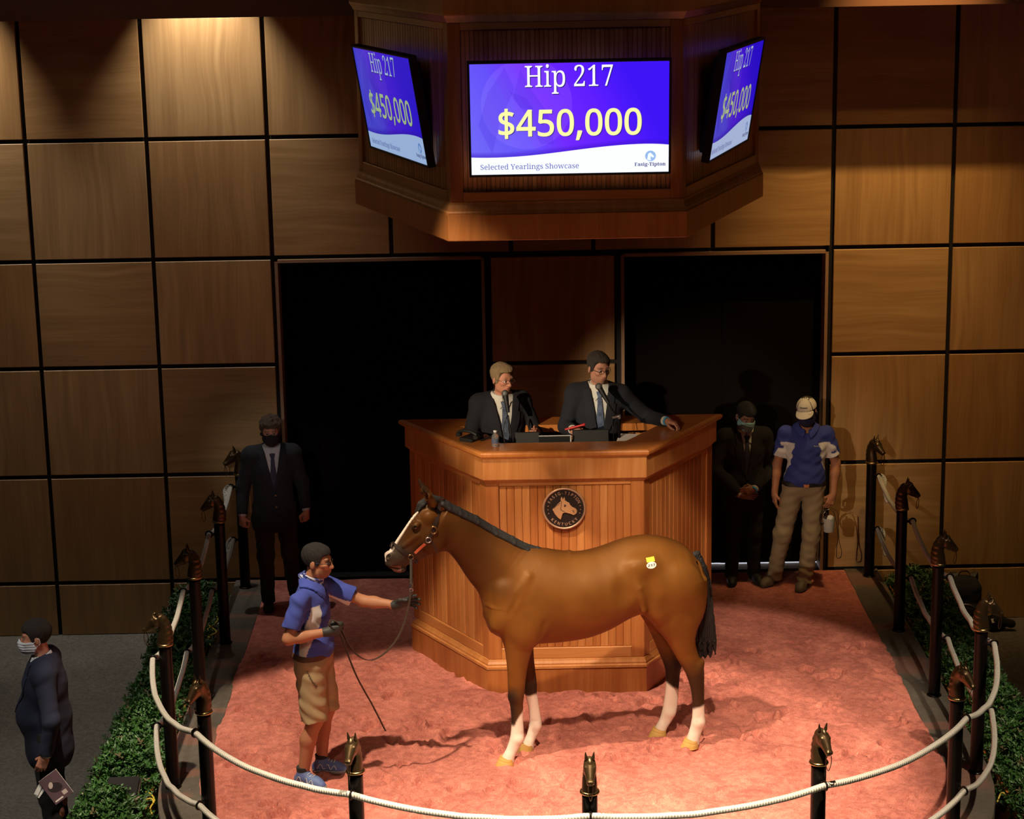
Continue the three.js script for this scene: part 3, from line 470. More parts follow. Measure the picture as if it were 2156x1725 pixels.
  const rim = part('rim', new THREE.TorusGeometry(0.161, 0.009, 10, 56), std([0.45, 0.27, 0.17], { metalness: 0.4, roughness: 0.4 }), seal); rim.position.z = 0.018;
  // relief from the 1725-pixel view of the seal: centre (807, 870), radius 590
  const hp = [[728, 660], [722, 590], [742, 530], [762, 580], [775, 625], [795, 590], [810, 540], [828, 600], [822, 640], [870, 660], [900, 690], [940, 705], [965, 770], [1030, 830], [1110, 870], [1150, 925], [1140, 985], [1085, 1035], [1045, 1040], [990, 1010], [900, 985], [830, 965], [770, 985], [745, 1030], [728, 1100], [708, 1165], [640, 1110], [560, 1010], [500, 890], [530, 850], [600, 775], [690, 690]];
  const sh = new THREE.Shape(); hp.forEach(([x, y], i) => { const a = (x - 807) / 590 * 0.17, b = -(y - 870) / 590 * 0.17; i ? sh.lineTo(a, b) : sh.moveTo(a, b); });
  part('horse_relief', at(new THREE.ExtrudeGeometry(sh, { depth: 0.004, bevelEnabled: true, bevelSize: 0.002, bevelThickness: 0.003, bevelSegments: 2 }), 0, 0, 0.022), std([0.46, 0.235, 0.11], { roughness: 0.5, metalness: 0.2 }), seal);
  const dk = std([0.03, 0.015, 0.01]); const mk = (pts) => at(new THREE.TubeGeometry(new THREE.CatmullRomCurve3(pts.map(([x, y]) => new THREE.Vector3((x - 807) / 590 * 0.17, -(y - 870) / 590 * 0.17, 0))), 10, 0.0022, 5), 0, 0, 0.0292);
  part('relief_lines', join([mk([[712, 875], [750, 915], [820, 935]]), mk([[700, 690], [640, 745], [560, 800], [530, 850]]), mk([[1025, 905], [1055, 945], [1075, 985]]), mk([[735, 640], [728, 720], [712, 875]]), at(new THREE.SphereGeometry(0.009, 10, 8), (828 - 807) / 590 * 0.17, -(770 - 870) / 590 * 0.17, 0.0285, 0), mk([[1055, 930], [1085, 925]])]), dk, seal);
}
// ---------------------------------------------------------------- hanging housing with three display screens
{
  const t = thing('screen_housing', 'dark panelled wood housing jutting from the wall above the podium and carrying the screens', 'housing', [0, 0, 0]);
  const A = 0.80, ZA = 4.3, Bx = 1.555, ZB = 2.4, Q = [[-Bx, 0.04], [-Bx, ZB], [-A, ZA], [A, ZA], [Bx, ZB], [Bx, 0.04]];
  for (let i = 1; i < 4; i++) plankFace(t, Q[i][0], Q[i][1], Q[i + 1][0], Q[i + 1][1], 4.13, 5.36, { seed: 400 + i, stile: 0.085, railTop: 0.05, railBot: 0.075, plank: i === 2 ? 0.032 : 0.055, mats: M.pod, name: 'slat', th: 0.03 });
  part('side_board', metreUV(join([at(new THREE.BoxGeometry(0.03, 2.2, ZB - 0.05), -Bx + 0.015, 5.0, ZB / 2), at(new THREE.BoxGeometry(0.03, 2.2, ZB - 0.05), Bx - 0.015, 5.0, ZB / 2)])), M.pod[1], t);
  part('fascia', band(Q, [[-0.1, 3.87], [0.035, 3.87], [0.037, 3.875], [0.037, 4.05], [-0.1, 4.05]], false, -1), M.pod[0], t);
  part('moulding', band(Q, [[-0.05, 4.05], [0.03, 4.05], [0.03, 4.065], [0.022, 4.075], [0.016, 4.1], [0.006, 4.12], [0.004, 4.135], [-0.05, 4.135]], false, -1), M.pod[2], t);
  part('cornice', band(Q, [[-0.05, 5.36], [0.004, 5.36], [0.02, 5.39], [0.034, 5.41], [0.036, 5.42], [0.036, 6.1], [-0.05, 6.1]], false, -1), M.pod[0], t);
  part('soffit_board', prism([[-Bx - 0.02, 0.04], [-Bx - 0.02, ZB], [-A - 0.01, ZA + 0.02], [A + 0.01, ZA + 0.02], [Bx + 0.02, ZB], [Bx + 0.02, 0.04]], 3.885, 3.91), M.pod[1], t);
  part('top_board', prism(Q, 6.06, 6.09), M.darkWood, t);
  // the picture all three screens show
  const W = 1024, Hh = 576, cv = document.createElement('canvas'); cv.width = W; cv.height = Hh; const c = cv.getContext('2d');
  const g = c.createLinearGradient(0, Hh * 0.75, W * 0.75, 0); g.addColorStop(0, '#6a63ea'); g.addColorStop(0.3, '#5f4cec'); g.addColorStop(0.5, '#6a26f0'); g.addColorStop(0.75, '#5a1cf2'); g.addColorStop(1, '#3a12e8'); c.fillStyle = g; c.fillRect(0, 0, W, Hh);
  c.globalAlpha = 0.14; c.fillStyle = '#b49af8'; c.beginPath(); c.arc(290, 210, 235, 0, 7); c.fill(); c.globalAlpha = 0.16; c.fillStyle = '#3a16c8';
  for (const s of [[[180, 20], [90, 150], [40, 320], [110, 470], [150, 300], [230, 130]], [[260, 30], [300, 110], [400, 260], [430, 420], [360, 420], [300, 280], [220, 180]], [[200, 140], [290, 180], [330, 240], [260, 230]]]) { c.beginPath(); s.forEach(([x, y], i) => (i ? c.lineTo(x, y) : c.moveTo(x, y))); c.closePath(); c.fill(); }
  c.globalAlpha = 1; const wave = (dy) => { c.beginPath(); c.moveTo(0, 484 + dy); c.bezierCurveTo(330, 500 + dy, 560, 436 + dy, 860, 428 + dy); c.quadraticCurveTo(950, 425 + dy, W, 434 + dy); c.lineTo(W, Hh); c.lineTo(0, Hh); c.closePath(); };
  for (let k = 0; k < 8; k++) { c.globalAlpha = 0.09; c.fillStyle = '#2a10b0'; wave(-28 + k * 4); c.fill(); } c.globalAlpha = 1; c.fillStyle = '#eef2ff'; wave(0); c.fill();
  c.textAlign = 'center'; c.textBaseline = 'alphabetic'; c.fillStyle = '#1c1560'; c.font = '152px serif'; { const w3 = c.measureText('Hip 217').width; c.save(); c.translate(510, 122); c.scale(462 / w3, 1); c.fillText('Hip 217', 5, 4); c.fillStyle = '#f4f6ff'; c.fillText('Hip 217', 0, 0); c.restore(); }
  c.font = '186px sans-serif'; const tw = c.measureText('$450,000').width; c.save(); c.translate(512, 376); c.scale(755 / tw, 1); c.fillStyle = '#2c1a80'; c.fillText('$450,000', 6, 5); c.fillStyle = '#f1f3a0'; c.fillText('$450,000', 0, 0); c.lineWidth = 5; c.strokeStyle = '#f1f3a0'; c.strokeText('$450,000', 0, 0); c.restore();
  c.textAlign = 'left'; c.fillStyle = '#4a50a0'; c.font = '38px serif'; { const w2 = c.measureText('Selected Yearlings Showcase').width; c.save(); c.translate(44, 550); c.scale(515 / w2, 1); c.fillText('Selected Yearlings Showcase', 0, 0); c.restore(); }
  c.fillStyle = '#8fb2e0'; c.beginPath(); c.arc(930, 492, 28, 0, 7); c.fill(); c.fillStyle = '#e8f0ff'; c.beginPath(); c.moveTo(912, 512); c.lineTo(918, 480); c.lineTo(930, 474); c.lineTo(950, 494); c.lineTo(944, 502); c.lineTo(930, 494); c.lineTo(932, 516); c.fill();
  c.fillStyle = '#20225c'; c.font = 'bold 26px serif'; c.textAlign = 'center'; c.fillText('Fasig-Tipton', 928, 544);
  const tex = new THREE.CanvasTexture(cv); tex.colorSpace = THREE.SRGBColorSpace;
  const dw = 1.345, dh = 0.757;
  const scr = (label, pos, turn, tilt, power, tint = 0xffffff) => {
    const s = thing('display_screen', label, 'screen', pos, turn, 'auction display screens'); const inner = s; s.rotation.order = 'YXZ'; s.rotation.x = tilt;
    const b = 0.016, fr = [at(cbox(dw + 2 * b, b, 0.06, 0.003), 0, dh / 2 + b / 2, -0.03), at(cbox(dw + 2 * b, b, 0.06, 0.003), 0, -dh / 2 - b / 2, -0.03), at(cbox(b, dh, 0.06, 0.003), -dw / 2 - b / 2, 0, -0.03), at(cbox(b, dh, 0.06, 0.003), dw / 2 + b / 2, 0, -0.03)];
    part('bezel', join(fr), M.blackPlastic, inner); part('rear_case', at(cbox(dw - 0.1, dh - 0.08, 0.05, 0.01), 0, 0, -0.075), M.blackPlastic, inner);
    part('lit_panel', at(new THREE.PlaneGeometry(dw, dh), 0, 0, -0.008), new THREE.MeshStandardMaterial({ color: 0x000000, roughness: 0.4, emissive: tint, emissiveMap: tex, emissiveIntensity: power }), inner);
    part('wall_bracket', at(cbox(0.3, 0.3, 0.1, 0.01), 0, 0, -0.14), M.blackPlastic, inner);
    const l = new THREE.RectAreaLight(new THREE.Color().setRGB(0.35, 0.25, 1), power * 0.35, dw, dh); l.position.set(0, 0, 0.004); l.rotation.y = Math.PI; inner.add(l);
  };
  scr('large front screen reading Hip 217 and $450,000, facing the viewer', [0.02, 4.715, 4.45], 0, R(5), 1.15);
  const sa = Math.atan2(1.278, 0.42);
  scr('left side screen of the housing, seen at a slant', [-1.262, 4.73, 3.40], -Math.atan2(1.25, 0.47), R(9), 0.66, 0xbfdcff);
  scr('right side screen of the housing, seen at a slant', [1.28, 4.73, 3.40], sa, R(9), 0.66, 0xd0e0ff);
}
// ---------------------------------------------------------------- the horse: local x runs from head (-) to tail (+), z towards the viewer
{
  const horse = thing('horse', 'bright bay yearling horse with white blaze and four white socks standing side-on in the ring', 'horse', [0.17, -0.012, 4.165], 0.2085);
  const NH = 0.13, FH = -0.13, NF = 0.115, FF = -0.1;
  const back = [[-0.86, 1.3], [-0.8, 1.42], [-0.66, 1.56], [-0.52, 1.62], [-0.416, 1.622], [-0.318, 1.6], [-0.163, 1.558], [0.015, 1.578], [0.133, 1.616], [0.255, 1.652], [0.398, 1.66], [0.542, 1.63], [0.676, 1.565], [0.76, 1.48], [0.80, 1.40], [0.823, 1.3], [0.82, 1.2]];
  const belly = [[-0.86, 1.2], [-0.806, 1.12], [-0.772, 1.03], [-0.682, 0.94], [-0.56, 0.905], [-0.45, 0.9], [-0.288, 0.893], [-0.134, 0.897], [0.01, 0.922], [0.131, 0.972], [0.252, 1.042], [0.36, 1.08], [0.5, 1.05], [0.65, 1.03], [0.76, 1.04], [0.81, 1.12], [0.825, 1.2]];
  const trunk = loft([[-0.775, 1.215, 0.12], [-0.66, 1.222, 0.185], [-0.5, 1.233, 0.215], [-0.3, 1.246, 0.24], [-0.08, 1.261, 0.262], [0.1, 1.273, 0.262], [0.25, 1.283, 0.25], [0.42, 1.294, 0.255], [0.57, 1.304, 0.25], [0.7, 1.312, 0.205], [0.785, 1.318, 0.12]], back, belly, { n: 56, egg: 0.28, eggB: 0.06, cap: 0.35, passes: 10 });
  const crest = [[-0.33, 1.59], [-0.416, 1.612], [-0.511, 1.648], [-0.608, 1.71], [-0.735, 1.79], [-0.865, 1.883], [-0.99, 1.955], [-1.073, 2.005], [-1.116, 2.04], [-1.16, 2.05]], throat = [[-0.74, 0.99], [-0.775, 1.06], [-0.80, 1.12], [-0.808, 1.191], [-0.826, 1.265], [-0.875, 1.349], [-0.938, 1.435], [-0.999, 1.546], [-1.055, 1.632], [-1.115, 1.685], [-1.16, 1.7]];
  const neck = loft([[-0.5, 1.28, 0.17], [-0.6, 1.38, 0.155], [-0.7, 1.5, 0.125], [-0.82, 1.62, 0.1], [-0.94, 1.73, 0.084], [-1.05, 1.82, 0.074], [-1.13, 1.87, 0.07]], throat, crest, { n: 30, egg: 0.0, eggB: 0.55, cap: 0.4 });
  const face = [[-1.08, 2.02], [-1.14, 2.045], [-1.2, 2.035], [-1.25, 2.01], [-1.295, 1.968], [-1.341, 1.91], [-1.387, 1.848], [-1.428, 1.793], [-1.467, 1.738], [-1.499, 1.697], [-1.519, 1.665], [-1.526, 1.64], [-1.522, 1.612], [-1.51, 1.592]], jaw = [[-1.06, 1.72], [-1.1, 1.67], [-1.158, 1.644], [-1.21, 1.632], [-1.255, 1.618], [-1.305, 1.598], [-1.35, 1.585], [-1.40, 1.562], [-1.44, 1.556], [-1.48, 1.563], [-1.505, 1.58]];
  const head = loft([[-1.125, 1.87, 0.075], [-1.19, 1.83, 0.088], [-1.26, 1.79, 0.085], [-1.33, 1.735, 0.062], [-1.39, 1.685, 0.05], [-1.44, 1.645, 0.048], [-1.48, 1.62, 0.05], [-1.5, 1.608, 0.046]], jaw, face, { n: 30, egg: 0.28, eggB: 0.2, cap: 0.45 });
  const leg = (front, rear, centres, zc, o = {}) => loft(centres.map(([x, y, w, dz = 0]) => [x, y, w, zc + dz]), rear.slice().sort((a, b) => b[1] - a[1]), front.slice().sort((a, b) => b[1] - a[1]), { n: 34, cap: 0.3, ...o });
  // outlines of the four legs, front edge and rear edge
  const L = [];
  const nfF = [[-0.79, 1.3], [-0.76, 1.12], [-0.72, 1.0], [-0.7, 0.943], [-0.69, 0.857], [-0.68, 0.734], [-0.678, 0.64], [-0.68, 0.6], [-0.674, 0.55], [-0.662, 0.449], [-0.656, 0.364], [-0.664, 0.26], [-0.676, 0.205], [-0.703, 0.133], [-0.73, 0.09], [-0.755, 0.05]], nfR = [[-0.4, 1.3], [-0.42, 1.1], [-0.455, 0.99], [-0.477, 0.94], [-0.508, 0.863], [-0.535, 0.768], [-0.55, 0.66], [-0.553, 0.6], [-0.562, 0.538], [-0.577, 0.44], [-0.578, 0.356], [-0.57, 0.26], [-0.578, 0.19], [-0.612, 0.13], [-0.64, 0.08], [-0.64, 0.04]];
  L.push(leg(nfF, nfR, [[-0.58, 1.22, 0.075, -0.01], [-0.59, 1.05, 0.085, -0.005], [-0.592, 0.93, 0.075], [-0.6, 0.78, 0.055], [-0.612, 0.6, 0.045], [-0.614, 0.5, 0.036], [-0.617, 0.4, 0.029], [-0.618, 0.29, 0.03], [-0.626, 0.205, 0.037], [-0.656, 0.13, 0.03], [-0.685, 0.078, 0.042], [-0.698, 0.045, 0.044]], NF));
  const ffF = [[-0.62, 1.2], [-0.56, 0.95], [-0.55, 0.8], [-0.535, 0.66], [-0.53, 0.56], [-0.51, 0.48], [-0.488, 0.4], [-0.477, 0.32], [-0.474, 0.24], [-0.485, 0.19], [-0.506, 0.125], [-0.529, 0.08], [-0.55, 0.045]], ffR = [[-0.38, 1.2], [-0.43, 0.93], [-0.441, 0.803], [-0.432, 0.691], [-0.42, 0.6], [-0.413, 0.53], [-0.42, 0.455], [-0.411, 0.375], [-0.395, 0.28], [-0.385, 0.205], [-0.408, 0.15], [-0.445, 0.09], [-0.443, 0.045]];
  L.push(leg(ffF, ffR, [[-0.53, 1.18, 0.075], [-0.515, 1.0, 0.08], [-0.505, 0.85, 0.065], [-0.488, 0.7, 0.05], [-0.472, 0.56, 0.044], [-0.462, 0.47, 0.034], [-0.446, 0.36, 0.028], [-0.436, 0.27, 0.03], [-0.436, 0.2, 0.037], [-0.46, 0.13, 0.03], [-0.487, 0.078, 0.042], [-0.498, 0.045, 0.044]], FF));
  const nhF = [[0.28, 1.35], [0.32, 1.2], [0.36, 1.07], [0.432, 0.98], [0.504, 0.89], [0.577, 0.751], [0.635, 0.655], [0.678, 0.555], [0.704, 0.463], [0.715, 0.338], [0.712, 0.25], [0.702, 0.19], [0.686, 0.135], [0.668, 0.08], [0.655, 0.04]], nhR = [[0.83, 1.3], [0.82, 1.15], [0.79, 1.03], [0.745, 0.94], [0.722, 0.88], [0.735, 0.8], [0.765, 0.72], [0.79, 0.675], [0.797, 0.6], [0.795, 0.468], [0.797, 0.329], [0.806, 0.25], [0.814, 0.2], [0.79, 0.14], [0.768, 0.08], [0.768, 0.04]];
  L.push(leg(nhF, nhR, [[0.56, 1.3, 0.12, -0.02], [0.57, 1.15, 0.115, -0.01], [0.6, 1.0, 0.09, 0], [0.635, 0.87, 0.066], [0.675, 0.74, 0.048], [0.72, 0.62, 0.043], [0.743, 0.5, 0.034], [0.754, 0.38, 0.029], [0.758, 0.27, 0.031], [0.757, 0.2, 0.037], [0.736, 0.13, 0.031], [0.716, 0.075, 0.043], [0.71, 0.045, 0.045]], NH));
  const fhF = [[0.26, 1.3], [0.32, 1.1], [0.4, 0.98], [0.434, 0.92], [0.481, 0.803], [0.533, 0.685], [0.575, 0.57], [0.588, 0.46], [0.58, 0.36], [0.568, 0.28], [0.553, 0.205], [0.533, 0.14], [0.5, 0.085], [0.475, 0.045]], fhR = [[0.8, 1.3], [0.78, 1.1], [0.72, 0.95], [0.68, 0.85], [0.672, 0.75], [0.69, 0.65], [0.704, 0.585], [0.69, 0.5], [0.681, 0.382], [0.672, 0.27], [0.667, 0.2], [0.64, 0.14], [0.59, 0.075], [0.585, 0.045]];
  L.push(leg(fhF, fhR, [[0.54, 1.3, 0.12, 0.02], [0.54, 1.12, 0.11, 0.01], [0.555, 0.98, 0.085], [0.585, 0.84, 0.064], [0.612, 0.7, 0.046], [0.638, 0.58, 0.042], [0.637, 0.47, 0.033], [0.627, 0.36, 0.029], [0.62, 0.27, 0.031], [0.61, 0.2, 0.037], [0.582, 0.13, 0.031], [0.55, 0.075, 0.043], [0.538, 0.05, 0.045]], FH));
  const fs = [trunk, neck];
  for (const s of [-1, 1]) { // muscle masses and bony points
    fs.push(ell([-0.62, 1.2, s * 0.125], [0.11, 0.24, 0.066], [0, 0, 0.5])); fs.push(ell([-0.705, 1.13, s * 0.115], [0.09, 0.085, 0.065])); fs.push(ell([-0.52, 1.08, s * 0.165], [0.12, 0.16, 0.065], [0, 0, -0.35]));
    fs.push(ell([0.31, 1.47, s * 0.165], [0.12, 0.08, 0.065])); fs.push(ell([0.62, 1.29, s * 0.17], [0.16, 0.17, 0.085])); fs.push(ell([0.43, 1.14, s * 0.165], [0.09, 0.12, 0.075], [0, 0, 0.4])); fs.push(ell([0.74, 1.14, s * 0.11], [0.065, 0.14, 0.07]));
    
  }
  const joints = [];
  for (const [x, y, z, a, b, c] of [[-0.628, 0.545, NF, 0.05, 0.055, 0.047], [-0.476, 0.52, FF, 0.048, 0.055, 0.046], [-0.612, 0.215, NF, 0.043, 0.04, 0.039], [-0.43, 0.215, FF, 0.043, 0.04, 0.039], [0.75, 0.63, NH, 0.045, 0.075, 0.045], [0.65, 0.565, FH, 0.045, 0.075, 0.045], [0.762, 0.205, NH, 0.046, 0.042, 0.04], [0.613, 0.2, FH, 0.046, 0.042, 0.04]]) joints.push(ell([x, y, z], [a, b, c]));
  for (const [x0, y0, x1, y1, z] of [[-0.588, 0.46, -0.588, 0.24, NF], [-0.428, 0.44, -0.405, 0.24, FF], [0.785, 0.6, 0.787, 0.24, NH], [0.672, 0.5, 0.655, 0.24, FH]]) joints.push(cone([x0, y0, z], [x1, y1, z], 0.013, 0.014));
  for (const [x, y, z] of [[0.782, 0.672, NH], [0.69, 0.578, FH]]) joints.push(ell([x, y, z], [0.022, 0.035, 0.024]));
  const bodyF = U(0.06, fs), legsF = U(0.02, [...L, U(0.012, joints)]);
  const cut = [[0.15, 1.33, 0.305, 0.07, 0.14, 0.065], [0.36, 1.33, 0.305, 0.045, 0.13, 0.062]];
  const flank = U(0.02, [-1, 1].flatMap((s) => [cone([0.245, 1.48, s * 0.205], [0.275, 1.33, s * 0.232], 0.012, 0.018), cone([0.275, 1.33, s * 0.232], [0.315, 1.16, s * 0.222], 0.018, 0.024)])), ridges = U(0.02, [-1, 1].flatMap((s) => [cone([-0.75, 1.1, s * 0.125], [-0.64, 1.27, s * 0.152], 0.036, 0.03), cone([-0.64, 1.27, s * 0.152], [-0.52, 1.46, s * 0.145], 0.03, 0.012)]));
  const hollow = cut.flatMap(([x, y, z, a, b, c]) => [-1, 1].map((s) => ell([x, y, s * z], [a, b, c], [0, 0, 0.15])));
  const grooves = [-1, 1].flatMap((s) => [cone([-0.56, 1.42, s * 0.21], [-0.69, 1.2, s * 0.215], 0.014, 0.01), cone([-0.42, 1.12, s * 0.245], [-0.45, 1.0, s * 0.235], 0.014, 0.01)]);
  // head details
  const hd = [];
  for (const s of [-1, 1]) { hd.push(ell([-1.312, 1.882, s * 0.066], [0.034, 0.024, 0.022], [0, 0, 0.7])); hd.push(cone([-1.3, 1.81, s * 0.064], [-1.4, 1.735, s * 0.047], 0.014, 0.007)); hd.push(ell([-1.19, 1.76, s * 0.066], [0.085, 0.1, 0.03])); hd.push(ell([-1.5, 1.655, s * 0.034], [0.03, 0.028, 0.018])); hd.push(ell([-1.21, 1.93, s * 0.05], [0.05, 0.05, 0.035])); }
  hd.push(ell([-1.43, 1.553, 0], [0.05, 0.026, 0.034], [0, 0, -0.1])); hd.push(ell([-1.495, 1.6, 0], [0.034, 0.03, 0.04]));
  const headF = U(0.022, [head, ...hd]);
  const earF = [-1, 1].map((s) => { const a = s > 0 ? [[-1.185, 2.03, 0.046], [-1.222, 2.095, 0.062], [-1.255, 2.16, 0.066]] : [[-1.175, 2.035, -0.046], [-1.225, 2.105, -0.06], [-1.262, 2.185, -0.06]]; const o = U(0.012, [cone(a[0], a[1], 0.03, 0.03), cone(a[1], a[2], 0.029, 0.005)]), inn = U(0.01, [cone([a[0][0] - 0.02, a[0][1] + 0.03, a[0][2] + s * 0.01], [a[1][0] - 0.02, a[1][1] + 0.01, a[1][2] + s * 0.014], 0.016, 0.02), cone([a[1][0] - 0.02, a[1][1], a[1][2] + s * 0.014], [a[2][0] - 0.008, a[2][1] - 0.01, a[2][2] + s * 0.01], 0.02, 0.004)]); return (x, y, z) => smax(o(x, y, z), -inn(x, y, z), 0.008); });
  const nostril = [-1, 1].map((s) => ell([-1.513, 1.668, s * 0.047], [0.013, 0.022, 0.013], [0, 0, -0.5])), mouth = ell([-1.475, 1.572, 0], [0.055, 0.005, 0.08], [0, 0, -0.28]);
  const f = (x, y, z) => {
    if (x < -0.98 && y > 1.5) {
      let h = headF(x, y, z); for (const q of nostril) h = smax(h, -q(x, y, z), 0.01); h = smax(h, -mouth(x, y, z), 0.008);
      if (y > 1.97) for (const q of earF) h = smin(h, q(x, y, z), 0.012);
      return smin(h, neck(x, y, z), 0.05);
    }
    let d = bodyF(x, y, z); if (x < -0.9 && y > 1.5) d = smin(d, headF(x, y, z), 0.05);
    if (y < 1.42) d = smin(d, legsF(x, y, z), 0.035);
    for (const q of hollow) d = smax(d, -(q(x, y, z) + 0.003), 0.06); for (const q of grooves) d = smax(d, -(q(x, y, z)), 0.035);
    return smin(smin(d, ridges(x, y, z), 0.045), flank(x, y, z), 0.022);
  };
  // coat colours: bay with dark points, socks and a blaze (linear values)
  const BAY = [0.138, 0.049, 0.0088], DARK = [0.042, 0.014, 0.004], BLK = [0.012, 0.009, 0.008], WHT = [0.72, 0.62, 0.52], GREY = [0.045, 0.036, 0.027];
  const coat = (x, y, z) => {
    const n = fbm(x * 9 + 40, y * 9 + z * 5, 12, 3) - 0.45; let c = lerp3(BAY, [0.178, 0.069, 0.013], clamp(0.5 + n * 1.6, 0, 1));
    // darker along the top line and on the neck
    const ridge = Math.exp(-((z / 0.075) ** 2)) * sstep(1.45, 1.58, y); c = lerp3(c, DARK, 0.7 * ridge); if (x < -0.55) { const k = sstep(-0.55, -0.8, x) * sstep(1.25, 1.4, y) * (0.72 - sstep(1.86, 1.96, y) * 0.35); c = lerp3(c, DARK, k); }
    if (y < 0.86) { // legs
      const hind = x > 0.2, near = z > 0, nn = 0.05 * (fbm(x * 22, y * 16 + z * 9, 33, 2) - 0.4);
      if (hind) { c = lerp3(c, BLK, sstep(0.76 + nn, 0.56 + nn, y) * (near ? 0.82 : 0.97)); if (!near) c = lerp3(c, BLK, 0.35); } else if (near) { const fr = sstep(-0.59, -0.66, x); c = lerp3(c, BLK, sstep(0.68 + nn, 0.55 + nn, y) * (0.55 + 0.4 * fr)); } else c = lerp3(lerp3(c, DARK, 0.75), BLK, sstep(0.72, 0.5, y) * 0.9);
      const top = hind ? (near ? 0.33 + (x - 0.755) * 0.35 : 0.415 + (0.62 - x) * 0.65) : near ? 0.385 + (x + 0.615) * 1.1 - Math.max(0, 0.03 - Math.abs(x + 0.64)) : 0.465; c = lerp3(c, WHT, sstep(top + 0.012, top - 0.012, y + nn * 0.7));
      if (y < 0.15 && y > 0.05) c = lerp3(c, [0.5, 0.33, 0.25], 0.25 * sstep(0.14, 0.09, y)); if (y < 0.28 && y > 0.12) c = lerp3(c, [0.52, 0.36, 0.3], 0.35 * sstep(0.5, 0.6, fbm(x * 30, y * 30, 4, 2)));
    }
    if (x < -1.0 && y > 1.5) { // head
      const u = (-1.295 - x) * 0.63 + (1.97 - y) * 0.777; // distance along the face from the forehead
      const muz = sstep(0.19, 0.31, u); c = lerp3(c, GREY, muz * 0.92); c = lerp3(c, BLK, 0.55 * Math.exp(-(((x + 1.33) / 0.05) ** 2 + ((y - 1.865) / 0.035) ** 2)) * (Math.abs(z) > 0.03 ? 1 : 0));
      const topness = (x + 1.4) * -0.777 + (y - 1.83) * 0.63; // height above the face line's axis
      const w = 0.019 + 0.01 * sstep(0.25, 0.4, u); if (u > -0.03 && Math.abs(z) < w + 0.015 && y > 1.62) { const k = sstep(w + 0.006, w - 0.006, Math.abs(z)) * sstep(-0.03, 0.0, u) * (topness > -0.12 ? 1 : 0) * sstep(0.46, 0.43, u); c = lerp3(c, WHT, k); }
      if (x < -1.46 && Math.abs(z) > 0.025) c = lerp3(c, BLK, 0.9 * Math.exp(-(((x + 1.508) / 0.014) ** 2 + ((y - 1.667) / 0.02) ** 2))); if (x < -1.49 && y > 1.655 && Math.abs(z) < 0.028) c = lerp3(c, [0.6, 0.48, 0.42], 0.7 * sstep(-1.49, -1.515, x)); if (y > 2.02 && x < -1.19) c = lerp3(c, DARK, 0.5); if (y > 2.12) c = lerp3(c, BLK, 0.7);
      if (y < 1.585 && x < -1.42) c = lerp3(c, [0.3, 0.13, 0.1], 0.6);
    }
    return c;
  };
  const hb = [-1.56, 1.52, -0.17, -0.98, 2.21, 0.17];
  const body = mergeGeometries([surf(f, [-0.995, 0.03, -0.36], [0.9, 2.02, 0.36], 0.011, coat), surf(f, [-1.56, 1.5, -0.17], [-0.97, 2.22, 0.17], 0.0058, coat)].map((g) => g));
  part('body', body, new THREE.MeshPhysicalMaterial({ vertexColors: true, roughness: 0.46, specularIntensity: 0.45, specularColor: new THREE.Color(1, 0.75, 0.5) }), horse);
  // hooves
  const hoof = (x, z, tone, turn = 0) => { const pts = []; const g = new THREE.CylinderGeometry(1, 1, 1, 24, 5); const p = g.attributes.position; for (let i = 0; i < p.count; i++) { const t = p.getY(i) + 0.5, a = Math.atan2(p.getZ(i), p.getX(i)), q = Math.hypot(p.getX(i), p.getZ(i)); const toe = Math.max(0, -Math.cos(a)), r = (0.047 + 0.012 * (1 - t)) * q; p.setXYZ(i, Math.cos(a) * r * (1 + 0.1 * toe) - (1 - t) * 0.03 * (0.4 + 0.6 * toe), t * (0.06 + 0.022 * toe), Math.sin(a) * r * 0.98); } g.computeVertexNormals(); const m = part('hoof', g, tone, horse); m.position.set(x, 0.012, z); m.rotation.y = turn; };
  const horn = std(0xffffff, { roughness: 0.5, map: dataTex(64, 128, (u, v) => { const n = wrapN(u, v, 3, 26, 44); return lerp3([0.72, 0.55, 0.27], [0.84, 0.7, 0.42], n); }) }), hornDark = std(0xffffff, { roughness: 0.5, map: dataTex(64, 64, (u, v) => { const d = sstep(0.46, 0.5, u) * sstep(0.7, 0.66, u); return lerp3([0.7, 0.55, 0.3], [0.08, 0.06, 0.05], d * 0.95); }) });
  hoof(-0.694, NF, horn); hoof(-0.496, FF, hornDark); hoof(0.712, NH, horn); hoof(0.54, FH, horn);
  // eyes
  for (const s of [-1, 1]) { const e = part('eye', new THREE.SphereGeometry(0.017, 14, 10), new THREE.MeshPhysicalMaterial({ color: 0x0c0604, roughness: 0.12, clearcoat: 1 }), horse); e.position.set(-1.318, 1.878, s * 0.0735); }
  // mane, forelock and tail
  const hairMat = new THREE.MeshStandardMaterial({ color: new THREE.Color().setRGB(0.009, 0.0075, 0.007), roughness: 0.75 });
  const maneF = (() => { const c = []; for (let i = 0; i < crest.length - 2; i++) c.push(cone([crest[i][0], crest[i][1] - 0.004, 0], [crest[i + 1][0], crest[i + 1][1] - 0.002, 0], i < 1 ? 0.008 : 0.022, 0.022)); c.push(cone([-1.073, 2.005, 0], [-1.085, 2.015, 0], 0.022, 0.016)); for (let i = 1; i < crest.length - 2; i++) c.push(cone([crest[i][0] + 0.01, crest[i][1] - 0.028, 0.024], [crest[i + 1][0] + 0.01, crest[i + 1][1] - 0.03, 0.024], 0.018, 0.018)); const u = U(0.012, c); return (x, y, z) => u(x, y, z) + 0.004 * (fbm(x * 60, y * 60 + z * 40, 21, 2) - 0.45); })();
  part('mane', surf(maneF, [-1.13, 1.54, -0.06], [-0.3, 2.06, 0.07], 0.007, null), hairMat, horse);
